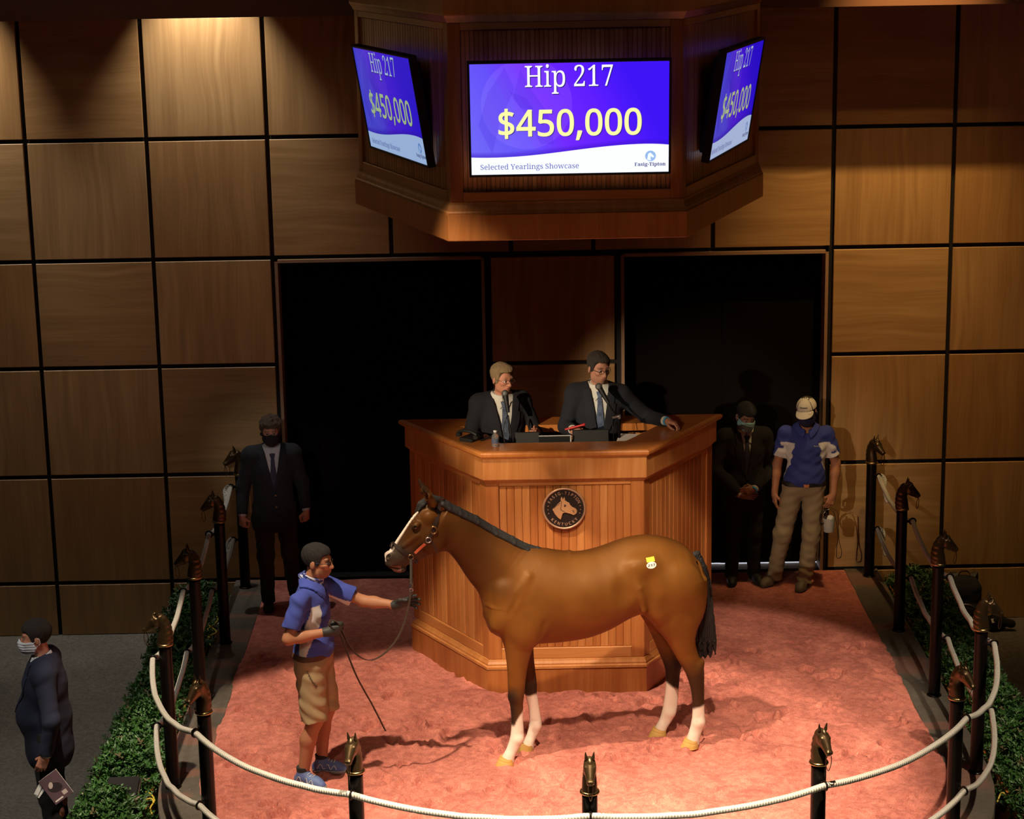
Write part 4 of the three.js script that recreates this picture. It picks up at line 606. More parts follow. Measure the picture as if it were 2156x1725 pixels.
  const foreF = (() => { const u = U(0.018, [cone([-1.135, 2.045, 0.0], [-1.2, 2.055, 0], 0.022, 0.03), cone([-1.2, 2.05, 0], [-1.262, 2.015, 0.0], 0.03, 0.022), cone([-1.262, 2.015, 0], [-1.3, 1.968, 0.002], 0.022, 0.006), cone([-1.25, 2.02, 0.02], [-1.285, 1.98, 0.03], 0.016, 0.005)]); return (x, y, z) => u(x, y, z) + 0.003 * Math.sin(z * 260 + x * 70); })();
  part('forelock', surf(foreF, [-1.34, 1.94, -0.06], [-1.08, 2.11, 0.07], 0.006, null), hairMat, horse);
  const tailF = (() => { const l = loft([[0.775, 1.475, 0.03], [0.815, 1.38, 0.045], [0.838, 1.25, 0.055], [0.842, 1.1, 0.06], [0.835, 0.96, 0.062], [0.832, 0.85, 0.055], [0.845, 0.76, 0.04], [0.862, 0.68, 0.018]], [[0.80, 1.5], [0.835, 1.42], [0.872, 1.333], [0.895, 1.184], [0.905, 1.05], [0.918, 0.923], [0.932, 0.8], [0.928, 0.73], [0.895, 0.65]], [[0.75, 1.46], [0.77, 1.38], [0.785, 1.25], [0.78, 1.1], [0.745, 0.96], [0.728, 0.87], [0.755, 0.76], [0.81, 0.66], [0.83, 0.64]], { n: 30, cap: 0.6 }); return (x, y, z) => { const a = Math.atan2(z, x - 0.838), k = sstep(1.45, 1.1, y); return l(x, y, z) + 0.006 * k * Math.sin(a * 22 + y * 5) + 0.003 * Math.sin(a * 47 - y * 9) + (y < 0.8 ? 0.012 * Math.sin(x * 160 + z * 90) : 0); }; })();
  part('tail', surf(tailF, [0.7, 0.6, -0.1], [0.96, 1.53, 0.1], 0.0065, null), hairMat, horse);
  // sales sticker on the hip: a yellow label above a white oval numbered 217
  { const cv = document.createElement('canvas'); cv.width = 128; cv.height = 128; const c = cv.getContext('2d'); c.fillStyle = '#f4f2ea'; c.fillRect(0, 0, 128, 128); c.fillStyle = '#111'; c.font = 'bold 62px sans-serif'; c.textAlign = 'center'; c.textBaseline = 'middle'; c.fillText('217', 64, 66); const tx = new THREE.CanvasTexture(cv); tx.colorSpace = THREE.SRGBColorSpace;
    const onHip = (x, y) => { let z = 0.36; for (let i = 0; i < 60; i++) z -= f(x, y, z) * 0.8; return z; };
    const patch = (name, cx, cy, w, h, oval, m) => { const N = 12, P = [], UVs = [], I = []; for (let j = 0; j <= N; j++) for (let i = 0; i <= N; i++) { let u = i / N * 2 - 1, v = j / N * 2 - 1; if (oval) { const a = u * Math.sqrt(1 - v * v / 2), b = v * Math.sqrt(1 - u * u / 2); u = a; v = b; } const x = cx + u * w / 2, y = cy + v * h / 2; P.push(x, y, onHip(x, y) + 0.0025); UVs.push(u / 2 + 0.5, v / 2 + 0.5); if (i < N && j < N) { const a = j * (N + 1) + i; I.push(a, a + 1, a + N + 2, a, a + N + 2, a + N + 1); } } const g = new THREE.BufferGeometry(); g.setAttribute('position', new THREE.Float32BufferAttribute(P, 3)); g.setAttribute('uv', new THREE.Float32BufferAttribute(UVs, 2)); g.setIndex(I); g.computeVertexNormals(); const q = part(name, g, m, horse); return q; };
    patch('number_sticker', 0.372, 1.494, 0.078, 0.046, true, std(0xffffff, { map: tx, roughness: 0.6 })).userData.label = 'white oval sticker numbered 217'; patch('yellow_sticker', 0.371, 1.53, 0.066, 0.028, false, std([0.78, 0.75, 0.06], { roughness: 0.6 })).userData.label = 'yellow sales sticker';
  }
  // leather halter with metal fittings
  const hal = new THREE.Group(); hal.name = 'halter'; horse.add(hal); hal.userData.label = 'dark brown leather halter';
  const side = (x, y, s, off = 0.006) => { let z = 0.2; for (let i = 0; i < 60; i++) z -= f(x, y, z * s) * 0.8; return s * (Math.max(z, 0.004) + off); };
  const along = (pts, s, off) => pts.map(([x, y]) => [x, y, side(x, y, s, off)]);
  const wdir = (dx, dy) => () => new THREE.Vector3(dx, dy, 0);
  const crown = [[-1.191, 1.852], [-1.165, 1.92], [-1.135, 1.985], [-1.12, 2.02]];
  const crownPts = [...along(crown, 1), [-1.112, 2.056, 0.02], [-1.112, 2.056, -0.02], ...along(crown.slice().reverse(), -1)];
  part('crown_strap', strap(crownPts, 0.03, 0.005, (p, T) => new THREE.Vector3(1, -0.4, 0), 44), M.leather, hal);
  for (const s of [1, -1]) {
    const cheek = [[-1.191, 1.852], [-1.212, 1.815], [-1.23, 1.785], [-1.262, 1.745], [-1.3, 1.705], [-1.335, 1.668], [-1.353, 1.651]];
    part('cheek_strap', strap(along(cheek, s), 0.026, 0.005, wdir(0.73, -0.68), 30), M.leather, hal);
    part('throat_strap', strap(along([[-1.215, 1.78], [-1.19, 1.73], [-1.17, 1.685], [-1.165, 1.655]], s), 0.016, 0.004, wdir(1, 0.3), 16), M.leather, hal);
    part('nose_strap', strap([...along([[-1.353, 1.651], [-1.385, 1.675], [-1.42, 1.705], [-1.45, 1.73], [-1.47, 1.743]], s), [-1.482, 1.735, s * 0.02], [-1.484, 1.733, 0]], 0.026, 0.005, (p) => new THREE.Vector3(-0.6, -0.75, 0), 30), M.leather, hal);
    part('chin_strap', strap([...along([[-1.35, 1.645], [-1.325, 1.615], [-1.31, 1.604]], s), [-1.305, 1.588, s * 0.02], [-1.303, 1.584, 0]], 0.02, 0.004, (p) => new THREE.Vector3(1, 0.3, 0), 16), M.leather, hal);
    const q = (x, y) => side(x, y, s, 0.012); const oval = (w, h, r) => { const g = new THREE.TorusGeometry(1, r, 8, 24); g.scale(w, h, 1); return g; };
    const bk = part('buckle', oval(0.02, 0.027, 0.2), M.brass, hal); bk.geometry.scale(1, 1, 0.024); bk.position.set(-1.191, 1.852, q(-1.191, 1.852));
    const rg = part('cheek_ring', new THREE.TorusGeometry(0.019, 0.004, 8, 24), M.steel, hal); rg.position.set(-1.232, 1.783, q(-1.232, 1.783)); const r2 = part('shank_ring', new THREE.TorusGeometry(0.018, 0.004, 8, 24), M.brass, hal); r2.position.set(-1.353, 1.651, q(-1.353, 1.651));
    if (s > 0) { const np = along([[-1.256, 1.754], [-1.295, 1.711], [-1.325, 1.68]], 1, 0.013); part('name_plate', strap(np, 0.019, 0.003, wdir(0.73, -0.68), 10), std([0.6, 0.13, 0.05], { roughness: 0.45 }), hal).userData.label = 'copper-coloured name plate'; }
  }
}
// ---------------------------------------------------------------- people: a jointed skeleton, one continuous skin, clothes over it
// Local frame: origin on the ground between the feet, facing +z, the person's left is +x; units of a 1.78 m figure.
const add3 = (a, b, k = 1) => [a[0] + b[0] * k, a[1] + b[1] * k, a[2] + b[2] * k], sub3 = (a, b) => [a[0] - b[0], a[1] - b[1], a[2] - b[2]], nrm = (a) => { const l = Math.hypot(...a) || 1; return a.map((v) => v / l); }, dot3 = (a, b) => a[0] * b[0] + a[1] * b[1] + a[2] * b[2], crs = (a, b) => [a[1] * b[2] - a[2] * b[1], a[2] * b[0] - a[0] * b[2], a[0] * b[1] - a[1] * b[0]], mix3 = (a, b, t) => [a[0] + (b[0] - a[0]) * t, a[1] + (b[1] - a[1]) * t, a[2] + (b[2] - a[2]) * t];
const STAND = { waist: [0, 1.07, 0], chest: [0, 1.29, 0], neck: [0, 1.475, -0.015], head: [0, 1.655, 0.02], shL: [0.185, 1.435, -0.015], shR: [-0.185, 1.435, -0.015], elL: [0.235, 1.15, -0.04], elR: [-0.235, 1.15, -0.04], wrL: [0.245, 0.9, 0.03], wrR: [-0.245, 0.9, 0.03], hipL: [0.09, 0.93, 0], hipR: [-0.09, 0.93, 0], knL: [0.1, 0.5, 0.015], knR: [-0.1, 0.5, 0.015], anL: [0.11, 0.085, -0.03], anR: [-0.11, 0.085, -0.03], toeL: [0.14, 0.03, 0.13], toeR: [-0.14, 0.03, 0.13], handL: { d: [0.03, -1, 0.12], n: [-1, 0, 0.2], curl: [0.5, 0.55, 0.6, 0.65] }, handR: { d: [-0.03, -1, 0.12], n: [1, 0, 0.2], curl: [0.5, 0.55, 0.6, 0.65] }, yaw: 0, pitch: 0, roll: 0, build: 1 };
function headFrame(J) { const e = new THREE.Matrix4().makeRotationFromEuler(new THREE.Euler(J.pitch, J.yaw, J.roll, 'YXZ')).elements; return [J.head, [e[0], e[1], e[2]], [e[4], e[5], e[6]], [e[8], e[9], e[10]]]; }
const headShape = (() => {
  const fs = [ell([0, 0.036, -0.014], [0.075, 0.088, 0.095]), ell([0, -0.025, 0.026], [0.063, 0.085, 0.069]), ell([0, -0.083, 0.046], [0.036, 0.03, 0.036]), cone([-0.036, -0.066, 0.012], [0.036, -0.066, 0.012], 0.03, 0.03)];
  const skull = U(0.035, fs);
  const det = U(0.012, [cone([0, 0.012, 0.088], [0, -0.03, 0.108], 0.0085, 0.0125), ell([0, -0.034, 0.1], [0.018, 0.009, 0.013]), cone([-0.036, 0.026, 0.078], [0.036, 0.026, 0.078], 0.012, 0.012), ell([0.04, -0.018, 0.066], [0.022, 0.018, 0.02]), ell([-0.04, -0.018, 0.066], [0.022, 0.018, 0.02]), ell([0, -0.056, 0.088], [0.024, 0.0065, 0.012]), ell([0, -0.067, 0.087], [0.02, 0.0065, 0.011])]);
  const ears = [-1, 1].map((s) => ell([s * 0.078, -0.006, -0.012], [0.01, 0.031, 0.02], [0.15, s * 0.35, 0])), sock = [-1, 1].map((s) => ell([s * 0.031, 0.006, 0.096], [0.017, 0.01, 0.016])), line = ell([0, -0.0612, 0.1], [0.024, 0.002, 0.012]);
  const skin = (x, y, z) => { let d = smin(skull(x, y, z), det(x, y, z), 0.014); for (const q of sock) d = smax(d, -q(x, y, z), 0.008); d = smax(d, -line(x, y, z), 0.003); for (const q of ears) d = smin(d, q(x, y, z), 0.006); return d; };
  return { skin, skull };
})();
function handShape(w, H, thumb) { // w wrist, H.d finger direction, H.n the way the palm faces, thumb: the side the thumb is on
  const d = nrm(H.d), n0 = nrm(H.n), n = nrm(add3(n0, d, -dot3(n0, d))), s = nrm(thumb ? thumb : crs(d, n)), P = (a, b, c) => add3(add3(add3(w, d, a), s, b), n, c);
  const fs = [cone(P(-0.03, 0, 0), P(0.02, 0, 0), 0.026, 0.027)]; const palm = U(0.02, [cone(P(0.03, 0.022, 0), P(0.085, 0.026, 0), 0.0155, 0.0135), cone(P(0.03, 0, 0.002), P(0.088, 0.002, 0), 0.016, 0.014), cone(P(0.03, -0.02, 0), P(0.08, -0.026, 0), 0.0155, 0.0125), cone(P(0.0, 0, 0), P(0.04, 0, 0), 0.024, 0.018)]); fs.push(palm);
  const len = [0.042, 0.046, 0.043, 0.034], out = [];
  for (let i = 0; i < 4; i++) {
    const u = 0.03 - i * 0.0195; let p = P([0.09, 0.094, 0.09, 0.082][i], u, 0), a = 0; const c = H.curl[i], sp = (H.spread || 0) * (1.5 - i) * 0.12; let r = [0.0092, 0.0094, 0.009, 0.0078][i]; const seg = [];
    for (let k = 0; k < 3; k++) { a += c * [0.9, 1.15, 0.75][k]; const dir = nrm([0, 1, 2].map((m) => d[m] * Math.cos(a) + n[m] * Math.sin(a) + s[m] * sp)), l = len[i] * [1, 0.66, 0.52][k], q = add3(p, dir, l); seg.push(cone(p, q, r, r * 0.9)); p = q; r *= 0.9; }
    out.push(U(0.004, seg));
  }
  const ta = H.thumb === undefined ? 0.5 : H.thumb; let t0 = P(0.022, 0.026, 0.004), t1 = P(0.052, 0.05, 0.012 + 0.02 * ta), t2 = P(0.082 - 0.01 * ta, 0.054 - 0.03 * ta, 0.02 + 0.035 * ta), t3 = P(0.104 - 0.02 * ta, 0.05 - 0.045 * ta, 0.024 + 0.04 * ta);
  const th = U(0.005, [cone(t0, t1, 0.0135, 0.011), cone(t1, t2, 0.011, 0.0098), cone(t2, t3, 0.0096, 0.0078)]); const base = U(0.012, fs);
  return (x, y, z) => { let q = base(x, y, z); for (const f of out) q = smin(q, f(x, y, z), 0.004); return smin(q, th(x, y, z), 0.009); };
}
function bodyShape(J) {
  const b = J.build, HF = headFrame(J), head = bound(inFrame(headShape.skin, ...HF), J.head, 0.16, 0.07);
  const torso = U(0.06, [ell(J.chest, [0.155 * b, 0.19, 0.1 * b]), ell(J.waist, [0.138 * b, 0.15, 0.095 * b]), ell([(J.hipL[0] + J.hipR[0]) / 2, (J.hipL[1] + J.hipR[1]) / 2 + 0.02, (J.hipL[2] + J.hipR[2]) / 2], [0.155 * b, 0.12, 0.1 * b]), cone(J.shL, J.shR, 0.055, 0.055)]);
  const neck = cone(J.neck, add3(J.head, [0, -0.06, -0.02]), 0.06, 0.054), fs = [torso];
  const hands = [], boxes = [];
  for (const S of ['L', 'R']) {
    const sh = J['sh' + S], el = J['el' + S], wr = J['wr' + S], hp = J['hip' + S], kn = J['kn' + S], an = J['an' + S], toe = J['toe' + S];
    fs.push(U(0.025, [cone(sh, el, 0.052, 0.039), cone(el, mix3(el, wr, 0.35), 0.04, 0.041), cone(mix3(el, wr, 0.3), wr, 0.041, 0.0265)])); fs.push(U(0.03, [cone(hp, kn, 0.083, 0.056), cone(kn, add3(mix3(kn, an, 0.35), [0, 0, -0.02]), 0.054, 0.056), cone(add3(mix3(kn, an, 0.35), [0, 0, -0.02]), an, 0.056, 0.037), cone(add3(an, [0, -0.03, -0.015]), add3(mix3(an, toe, 0.62), [0, 0.006, 0]), 0.033, 0.022)]));
    const thumb = J['hand' + S].t; const hc = add3(wr, nrm(J['hand' + S].d), 0.09); hands.push(bound(handShape(wr, J['hand' + S], thumb || (S === 'L' ? crs(nrm(J.handL.n), nrm(J.handL.d)) : crs(nrm(J.handR.d), nrm(J.handR.n)))), hc, 0.15, 0.05)); const w0 = add3(wr, nrm(J['hand' + S].d), 0.095); boxes.push([w0[0] - 0.112, w0[1] - 0.112, w0[2] - 0.112, w0[0] + 0.112, w0[1] + 0.112, w0[2] + 0.112]);
  }
  const f = (x, y, z) => { let d = fs[0](x, y, z); for (let i = 1; i < fs.length; i++) d = smin(d, fs[i](x, y, z), 0.03); d = smin(d, neck(x, y, z), 0.03); d = smin(d, head(x, y, z), 0.02); for (const h of hands) d = smin(d, h(x, y, z), 0.012); return d; };
  return { f, hands, boxes, HF };
}
const SKIN = { fair: [0.46, 0.23, 0.15], ruddy: [0.5, 0.225, 0.14], tan: [0.36, 0.165, 0.085], dark: [0.22, 0.1, 0.055] };
function person(label, pos, turn, scale, pose, look) {
  const J = { ...STAND, ...pose }, t = thing('person', label, 'person', pos, turn); t.scale.setScalar(scale);
  const B = bodyShape(J), sk = SKIN[look.skin], HB = [J.head[0] - 0.13, J.head[1] - 0.155, J.head[2] - 0.14, J.head[0] + 0.13, J.head[1] + 0.16, J.head[2] + 0.15];
  const toHead = (x, y, z) => { const [o, X, Y, Z] = B.HF, a = x - o[0], b = y - o[1], c = z - o[2]; return [a * X[0] + b * X[1] + c * X[2], a * Y[0] + b * Y[1] + c * Y[2], a * Z[0] + b * Z[1] + c * Z[2]]; };
  const color = (x, y, z) => {
    let c = lerp3(sk, [sk[0] * 1.12, sk[1] * 0.95, sk[2] * 0.9], clamp(fbm(x * 40, y * 40 + z * 30, 3, 2), 0, 1)); const [a, b, d] = toHead(x, y, z);
    if (Math.hypot(a, b, d) < 0.17 && d > 0.03) {
      const lip = Math.exp(-(((b + 0.062) / 0.0085) ** 2) - (a / 0.024) ** 4); c = lerp3(c, [sk[0] * 0.8, sk[1] * 0.55, sk[2] * 0.55], 0.8 * lip);
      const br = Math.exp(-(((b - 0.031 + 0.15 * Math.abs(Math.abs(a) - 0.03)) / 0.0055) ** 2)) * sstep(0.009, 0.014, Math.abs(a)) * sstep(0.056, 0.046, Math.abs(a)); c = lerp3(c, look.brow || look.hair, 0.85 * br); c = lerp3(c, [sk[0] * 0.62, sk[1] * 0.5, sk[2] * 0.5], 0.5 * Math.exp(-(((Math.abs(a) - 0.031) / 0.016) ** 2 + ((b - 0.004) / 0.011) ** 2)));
      if (look.stubble) c = lerp3(c, look.hair, look.stubble * sstep(-0.035, -0.055, b) * (1 - lip)); const ch = Math.exp(-(((Math.abs(a) - 0.045) / 0.02) ** 2 + ((b + 0.022) / 0.02) ** 2)); c = lerp3(c, [sk[0] * 1.1, sk[1] * 0.8, sk[2] * 0.75], 0.4 * ch);
      if (Math.abs(a) < 0.016 && Math.abs(b + 0.046) < 0.005 && d > 0.085) c = lerp3(c, [0.05, 0.02, 0.015], 0.0);
    }
    return c;
  };
  const handBoxes = look.gloves || look.noHands ? [] : B.boxes;
  const shrink = (b, e) => [b[0] + e, b[1] + e, b[2] + e, b[3] - e, b[4] - e, b[5] - e];
  const geos = [surf(B.f, [-0.75, -0.02, -0.7], [0.75, 1.9, 0.85], 0.0135, color, [HB, ...handBoxes].map((b) => shrink(b, 0.012))), surf(B.f, HB.slice(0, 3), HB.slice(3), 0.0042, color)];
  for (const b of handBoxes) geos.push(surf(B.f, b.slice(0, 3), b.slice(3), 0.0042, color, []));
  part('body', mergeGeometries(geos), M.vc, t);
  const HG = new THREE.Matrix4().makeBasis(new THREE.Vector3(...B.HF[1]), new THREE.Vector3(...B.HF[2]), new THREE.Vector3(...B.HF[3])).setPosition(...J.head); const headPart = (name, g, m) => { g.applyMatrix4(HG); return part(name, g, m, t); };
  for (const s of [-1, 1]) headPart('eye', at(eyeGeo.clone(), s * 0.031, 0.005, 0.0785), eyeMat);
  const hair = look.hairShape && ((f0) => { const w = inFrame(f0, ...B.HF); part('hair', surf(w, [J.head[0] - 0.16, J.head[1] - 0.17, J.head[2] - 0.18], [J.head[0] + 0.16, J.head[1] + 0.2, J.head[2] + 0.18], 0.0048, look.hairColor || ((x, y, z) => { const k = 0.75 + 0.6 * fbm(x * 160, z * 160 + y * 20, 9, 2); return [look.hair[0] * k, look.hair[1] * k, look.hair[2] * k]; })), M.vcCloth, t); }); if (hair) hair(look.hairShape);
  return { t, J, B, headPart, toHead, HF: B.HF };
}
const eyeGeo = (() => { const g = new THREE.SphereGeometry(0.0125, 16, 12); g.rotateX(Math.PI / 2); const p = g.attributes.position, c = []; for (let i = 0; i < p.count; i++) { const r = Math.hypot(p.getX(i), p.getY(i)), front = p.getZ(i) > 0; c.push(...(front && r < 0.0064 ? [0.02, 0.015, 0.012] : [0.3, 0.26, 0.23])); } g.setAttribute('color', new THREE.Float32BufferAttribute(c, 3)); return g; })();
const eyeMat = new THREE.MeshPhysicalMaterial({ vertexColors: true, roughness: 0.25, clearcoat: 0.6 });
// hair: the skull grown outward above a hairline; o: front height, side height, nape height, thickness, wave
function hairCap(o) {
  return (x, y, z) => {
    const th = o.th * (0.28 + 0.72 * sstep(-0.01, 0.09, y)) + 0.003 * (fbm(x * 60 + 9, z * 60 + y * 25, 7, 2) - 0.45) + (o.frontLift || 0) * sstep(0.02, 0.08, z) * sstep(0.04, 0.1, y); let d = headShape.skull(x, y, z) - th;
    d += o.wave ? o.wave * (Math.sin(x * 95 + 2 * Math.sin(y * 70)) * Math.sin(z * 90 + y * 40) + 0.5 * Math.sin(y * 180 + z * 60)) : 0.008 * (fbm(x * 130 + 5, z * 55 + y * 30, 14, 2) - 0.45);
    const edge = z > 0.02 ? o.side + (o.front - 6.5 * Math.abs(Math.abs(x) - 0.045) * Math.abs(x) * (Math.abs(x) < 0.045 ? 1 : -0.6) - o.side) * sstep(0.02, 0.07, z) : o.side + (o.nape - o.side) * sstep(0.02, -0.06, z); // lower limit of the hair
    const burn = o.burn && z < 0.045 && z > 0.008 ? o.burn * sstep(0.05, 0.03, z) : 0; return smax(d, (edge - burn - y) * 0.8, 0.008);
  };
}
// ---- garments
const col = (a, k = 0.1, s = 30) => (x, y, z) => { const n = 1 + k * (fbm(x * s, y * s + z * s * 0.7, 4, 2) - 0.45) * 2; return [a[0] * n, a[1] * n, a[2] * n]; };
const shell = (f, off, th) => (x, y, z) => Math.abs(f(x, y, z) - off) - th;
const wr = (x, y, z, a) => a * (Math.sin(y * 38 + x * 21 + 3 * Math.sin(z * 17 + y * 9)) * 0.5 + Math.sin(y * 71 - x * 33 + z * 41) * 0.3);
function garment(P, name, f, h, color, mat, lo, hi, lab) { const g = surf(f, lo || [-0.75, 0, -0.6], hi || [0.75, 1.62, 0.8], h, color); const m = part(name, g, mat || M.vcCloth, P.t); if (lab) m.userData.label = lab; return m; }
function sleeve(J, S, r0, r1, r2, end, flare = 0) { // end 0..1 along the upper arm, 1..2 along the forearm
  const sh = J['sh' + S], el = J['el' + S], w = J['wr' + S]; let f, e, dir;
  if (end <= 1) { e = mix3(sh, el, end); dir = nrm(sub3(el, sh)); f = cone(sh, mix3(sh, el, end + 0.2), r0, r1 + flare); } else { e = mix3(el, w, end - 1); dir = nrm(sub3(w, el)); f = U(0.03, [cone(sh, el, r0, r1), cone(el, mix3(el, w, end - 1 + 0.15), r1, r2)]); }
  return (x, y, z) => { const d = (x - e[0]) * dir[0] + (y - e[1]) * dir[1] + (z - e[2]) * dir[2]; return smax(f(x, y, z), Math.hypot(x - e[0], y - e[1], z - e[2]) < 0.18 ? d : -1, 0.006); };
}
function suit(P, o) {
  const J = P.J, b = J.build, SL = [sleeve(J, 'L', 0.078, 0.06, 0.047, o.sleeve || 1.94), sleeve(J, 'R', 0.078, 0.06, 0.047, o.sleeve || 1.94)], yb = o.button || 1.1, hem = o.hem === undefined ? 0.74 : o.hem;
  const hipC = [(J.hipL[0] + J.hipR[0]) / 2, (J.hipL[1] + J.hipR[1]) / 2, (J.hipL[2] + J.hipR[2]) / 2], bel = o.belly || 0;
  const torso = U(0.07, [ell(J.chest, [0.19 * b, 0.21, 0.135 * b]), ell(add3(J.waist, [0, 0, bel * 0.5]), [0.172 * b, 0.19, 0.128 * b + bel]), cone(add3(hipC, [0, 0.06, 0]), add3(hipC, [0, -0.12, 0]), 0.125 * b, 0.135 * b), ell(add3(hipC, [0, -0.1, 0]), [0.2 * b, 0.22, 0.135 * b]), cone(J.shL, J.shR, 0.075, 0.075), cone(J.shL, mix3(J.neck, J.shL, 0.2), 0.06, 0.07), cone(J.shR, mix3(J.neck, J.shR, 0.2), 0.06, 0.07)]);
  const full = (x, y, z) => smin(torso(x, y, z), Math.min(SL[0](x, y, z), SL[1](x, y, z)), 0.028) + wr(x, y, z, 0.0022);
  const nk = J.neck, yt = nk[1] + 0.04, cx = J.chest[0], hw = (y) => Math.max(0, (y - yb) / (yt - yb)) * (o.open || 0.072);
  const neckHole = cone(add3(nk, [0, -0.02, 0.03]), add3(nk, [0, 0.14, 0.06]), 0.066, 0.1);
  const jf = (x, y, z) => { let d = full(x, y, z); d = smax(d, hem - y, 0.006); d = smax(d, -neckHole(x, y, z), 0.008); if (z > J.chest[2] - 0.02) { const v = Math.max(Math.abs(x - cx - (nk[0] - cx) * sstep(yb, yt, y)) - hw(y), yb - y); d = smax(d, -Math.max(v, J.chest[2] + 0.0 - z), 0.004); const gl = (y < yb) ? Math.abs(x - cx - 0.012 - 0.12 * Math.max(0, 0.9 - y) ** 1.5) - 0.0025 : 1; if (gl < 0.004) d += 0.006 * sstep(0.004, 0, gl); } return d; };
  garment(P, 'jacket', jf, 0.009, col(o.jacket, 0.12), M.vcCloth, [-0.75, hem - 0.03, -0.45], [0.75, 1.6, 0.75]);
  const lap = (x, y, z) => { if (z < J.chest[2]) return 0.1; const u = Math.abs(x - cx - (nk[0] - cx) * sstep(yb, yt, y)) - hw(y), t = (y - yb) / (yt - yb), W = 0.012 + 0.062 * sstep(0, 0.55, t) * (t > 0.72 ? 0.72 : 1); return Math.max(shell(full, 0.0035, 0.0045)(x, y, z), u - W, -u - 0.004, yb - y, y - yt + 0.02); };
  garment(P, 'lapels', lap, 0.0048, col(o.jacket.map((v) => v * 1.25), 0.1), M.vcCloth, [-0.2, yb - 0.02, -0.05], [0.2, 1.56, 0.4]);
  const shirtF = U(0.05, [ell(J.chest, [0.17 * b, 0.21, 0.118 * b]), ell(add3(J.waist, [0, 0, bel * 0.5]), [0.152 * b, 0.18, 0.111 * b + bel]), cone(J.neck, add3(J.neck, [0, 0.05, 0.012]), 0.07, 0.064), cone(mix3(J.shL, J.neck, 0.3), mix3(J.shR, J.neck, 0.3), 0.058, 0.058)]);
  const sf = (x, y, z) => { let d = shirtF(x, y, z) + wr(x, y, z, 0.002); d = smax(d, y - nk[1] - 0.058 + (z - nk[2]) * 0.28, 0.004); return smax(d, 0.98 - y, 0.01); };
  garment(P, 'shirt', sf, 0.008, col(o.shirt || [0.62, 0.62, 0.6], 0.05), M.vcCloth, [-0.25, 0.95, -0.2], [0.25, 1.62, 0.32]);
  const colr = (x, y, z) => { const a = Math.abs(x - nk[0]), zz = z - nk[2], lim = nk[1] + 0.02 - zz * 0.55 - Math.max(0, 0.03 - Math.abs(a - 0.035)) * 1.1 * (zz > 0.03 ? 1 : 0); return Math.max(shell(shirtF, 0.006, 0.004)(x, y, z), lim - y, y - nk[1] - 0.062 + zz * 0.28, zz > 0.02 ? 0.006 - a : -1); };
  garment(P, 'collar', colr, 0.006, col(o.shirt || [0.66, 0.66, 0.64], 0.04), M.vcCloth, [-0.15, 1.36, -0.15], [0.15, 1.6, 0.2]);
  if (o.tie) { const yk = nk[1] - 0.008, tf = (x, y, z) => { if (z < J.chest[2]) return 0.1; const dx = Math.abs(x - cx - (nk[0] - cx) * sstep(yb, yt, y)), w = y > yk - 0.045 ? 0.014 + 0.012 * (y - yk + 0.045) / 0.045 : 0.015 + 0.026 * clamp((yk - 0.045 - y) / 0.3, 0, 1); return Math.max(shell(shirtF, y > yk - 0.045 ? 0.014 : 0.008, y > yk - 0.045 ? 0.009 : 0.005)(x, y, z), dx - w, y - yk, Math.max(1.0, yb - 0.06) - y); }; garment(P, 'tie', tf, 0.005, (x, y, z) => { const q = o.dots && (Math.sin((x + y) * 330) * Math.sin((x - y) * 330) > 0.35); return q ? [o.tie[0] * 2.2 + 0.05, o.tie[1] * 2.2 + 0.05, o.tie[2] * 2 + 0.05] : o.tie; }, M.vcCloth, [-0.12, 0.96, -0.02], [0.12, 1.52, 0.32]); }
  for (const S of ['L', 'R']) { const e = J['wr' + S], d = nrm(sub3(e, J['el' + S])), c0 = add3(e, d, -0.045), c1 = add3(e, d, 0.004); const g = surf((x, y, z) => { const q = [x - c1[0], y - c1[1], z - c1[2]]; return smax(smax(cone(c0, add3(c1, d, 0.03), 0.037, 0.036)(x, y, z), dot3(q, d), 0.003), -dot3(q, d) - 0.05, 0.003); }, add3(c0, [-0.07, -0.07, -0.07]), add3(c1, [0.07, 0.07, 0.07]), 0.006, col(o.shirt || [0.6, 0.6, 0.58], 0.04)); part('shirt_cuff', g, M.vcCloth, P.t); }
  if (o.buttons) o.buttons.forEach((y) => { let z = 0.4; for (let i = 0; i < 50; i++) z -= full(cx + 0.012, y, z) * 0.8; const g = new THREE.SphereGeometry(0.0095, 12, 8); g.scale(1, 1, 0.5); part('button', at(g, cx + 0.012, y, z + 0.003), M.brass, P.t); });
  return full;
}
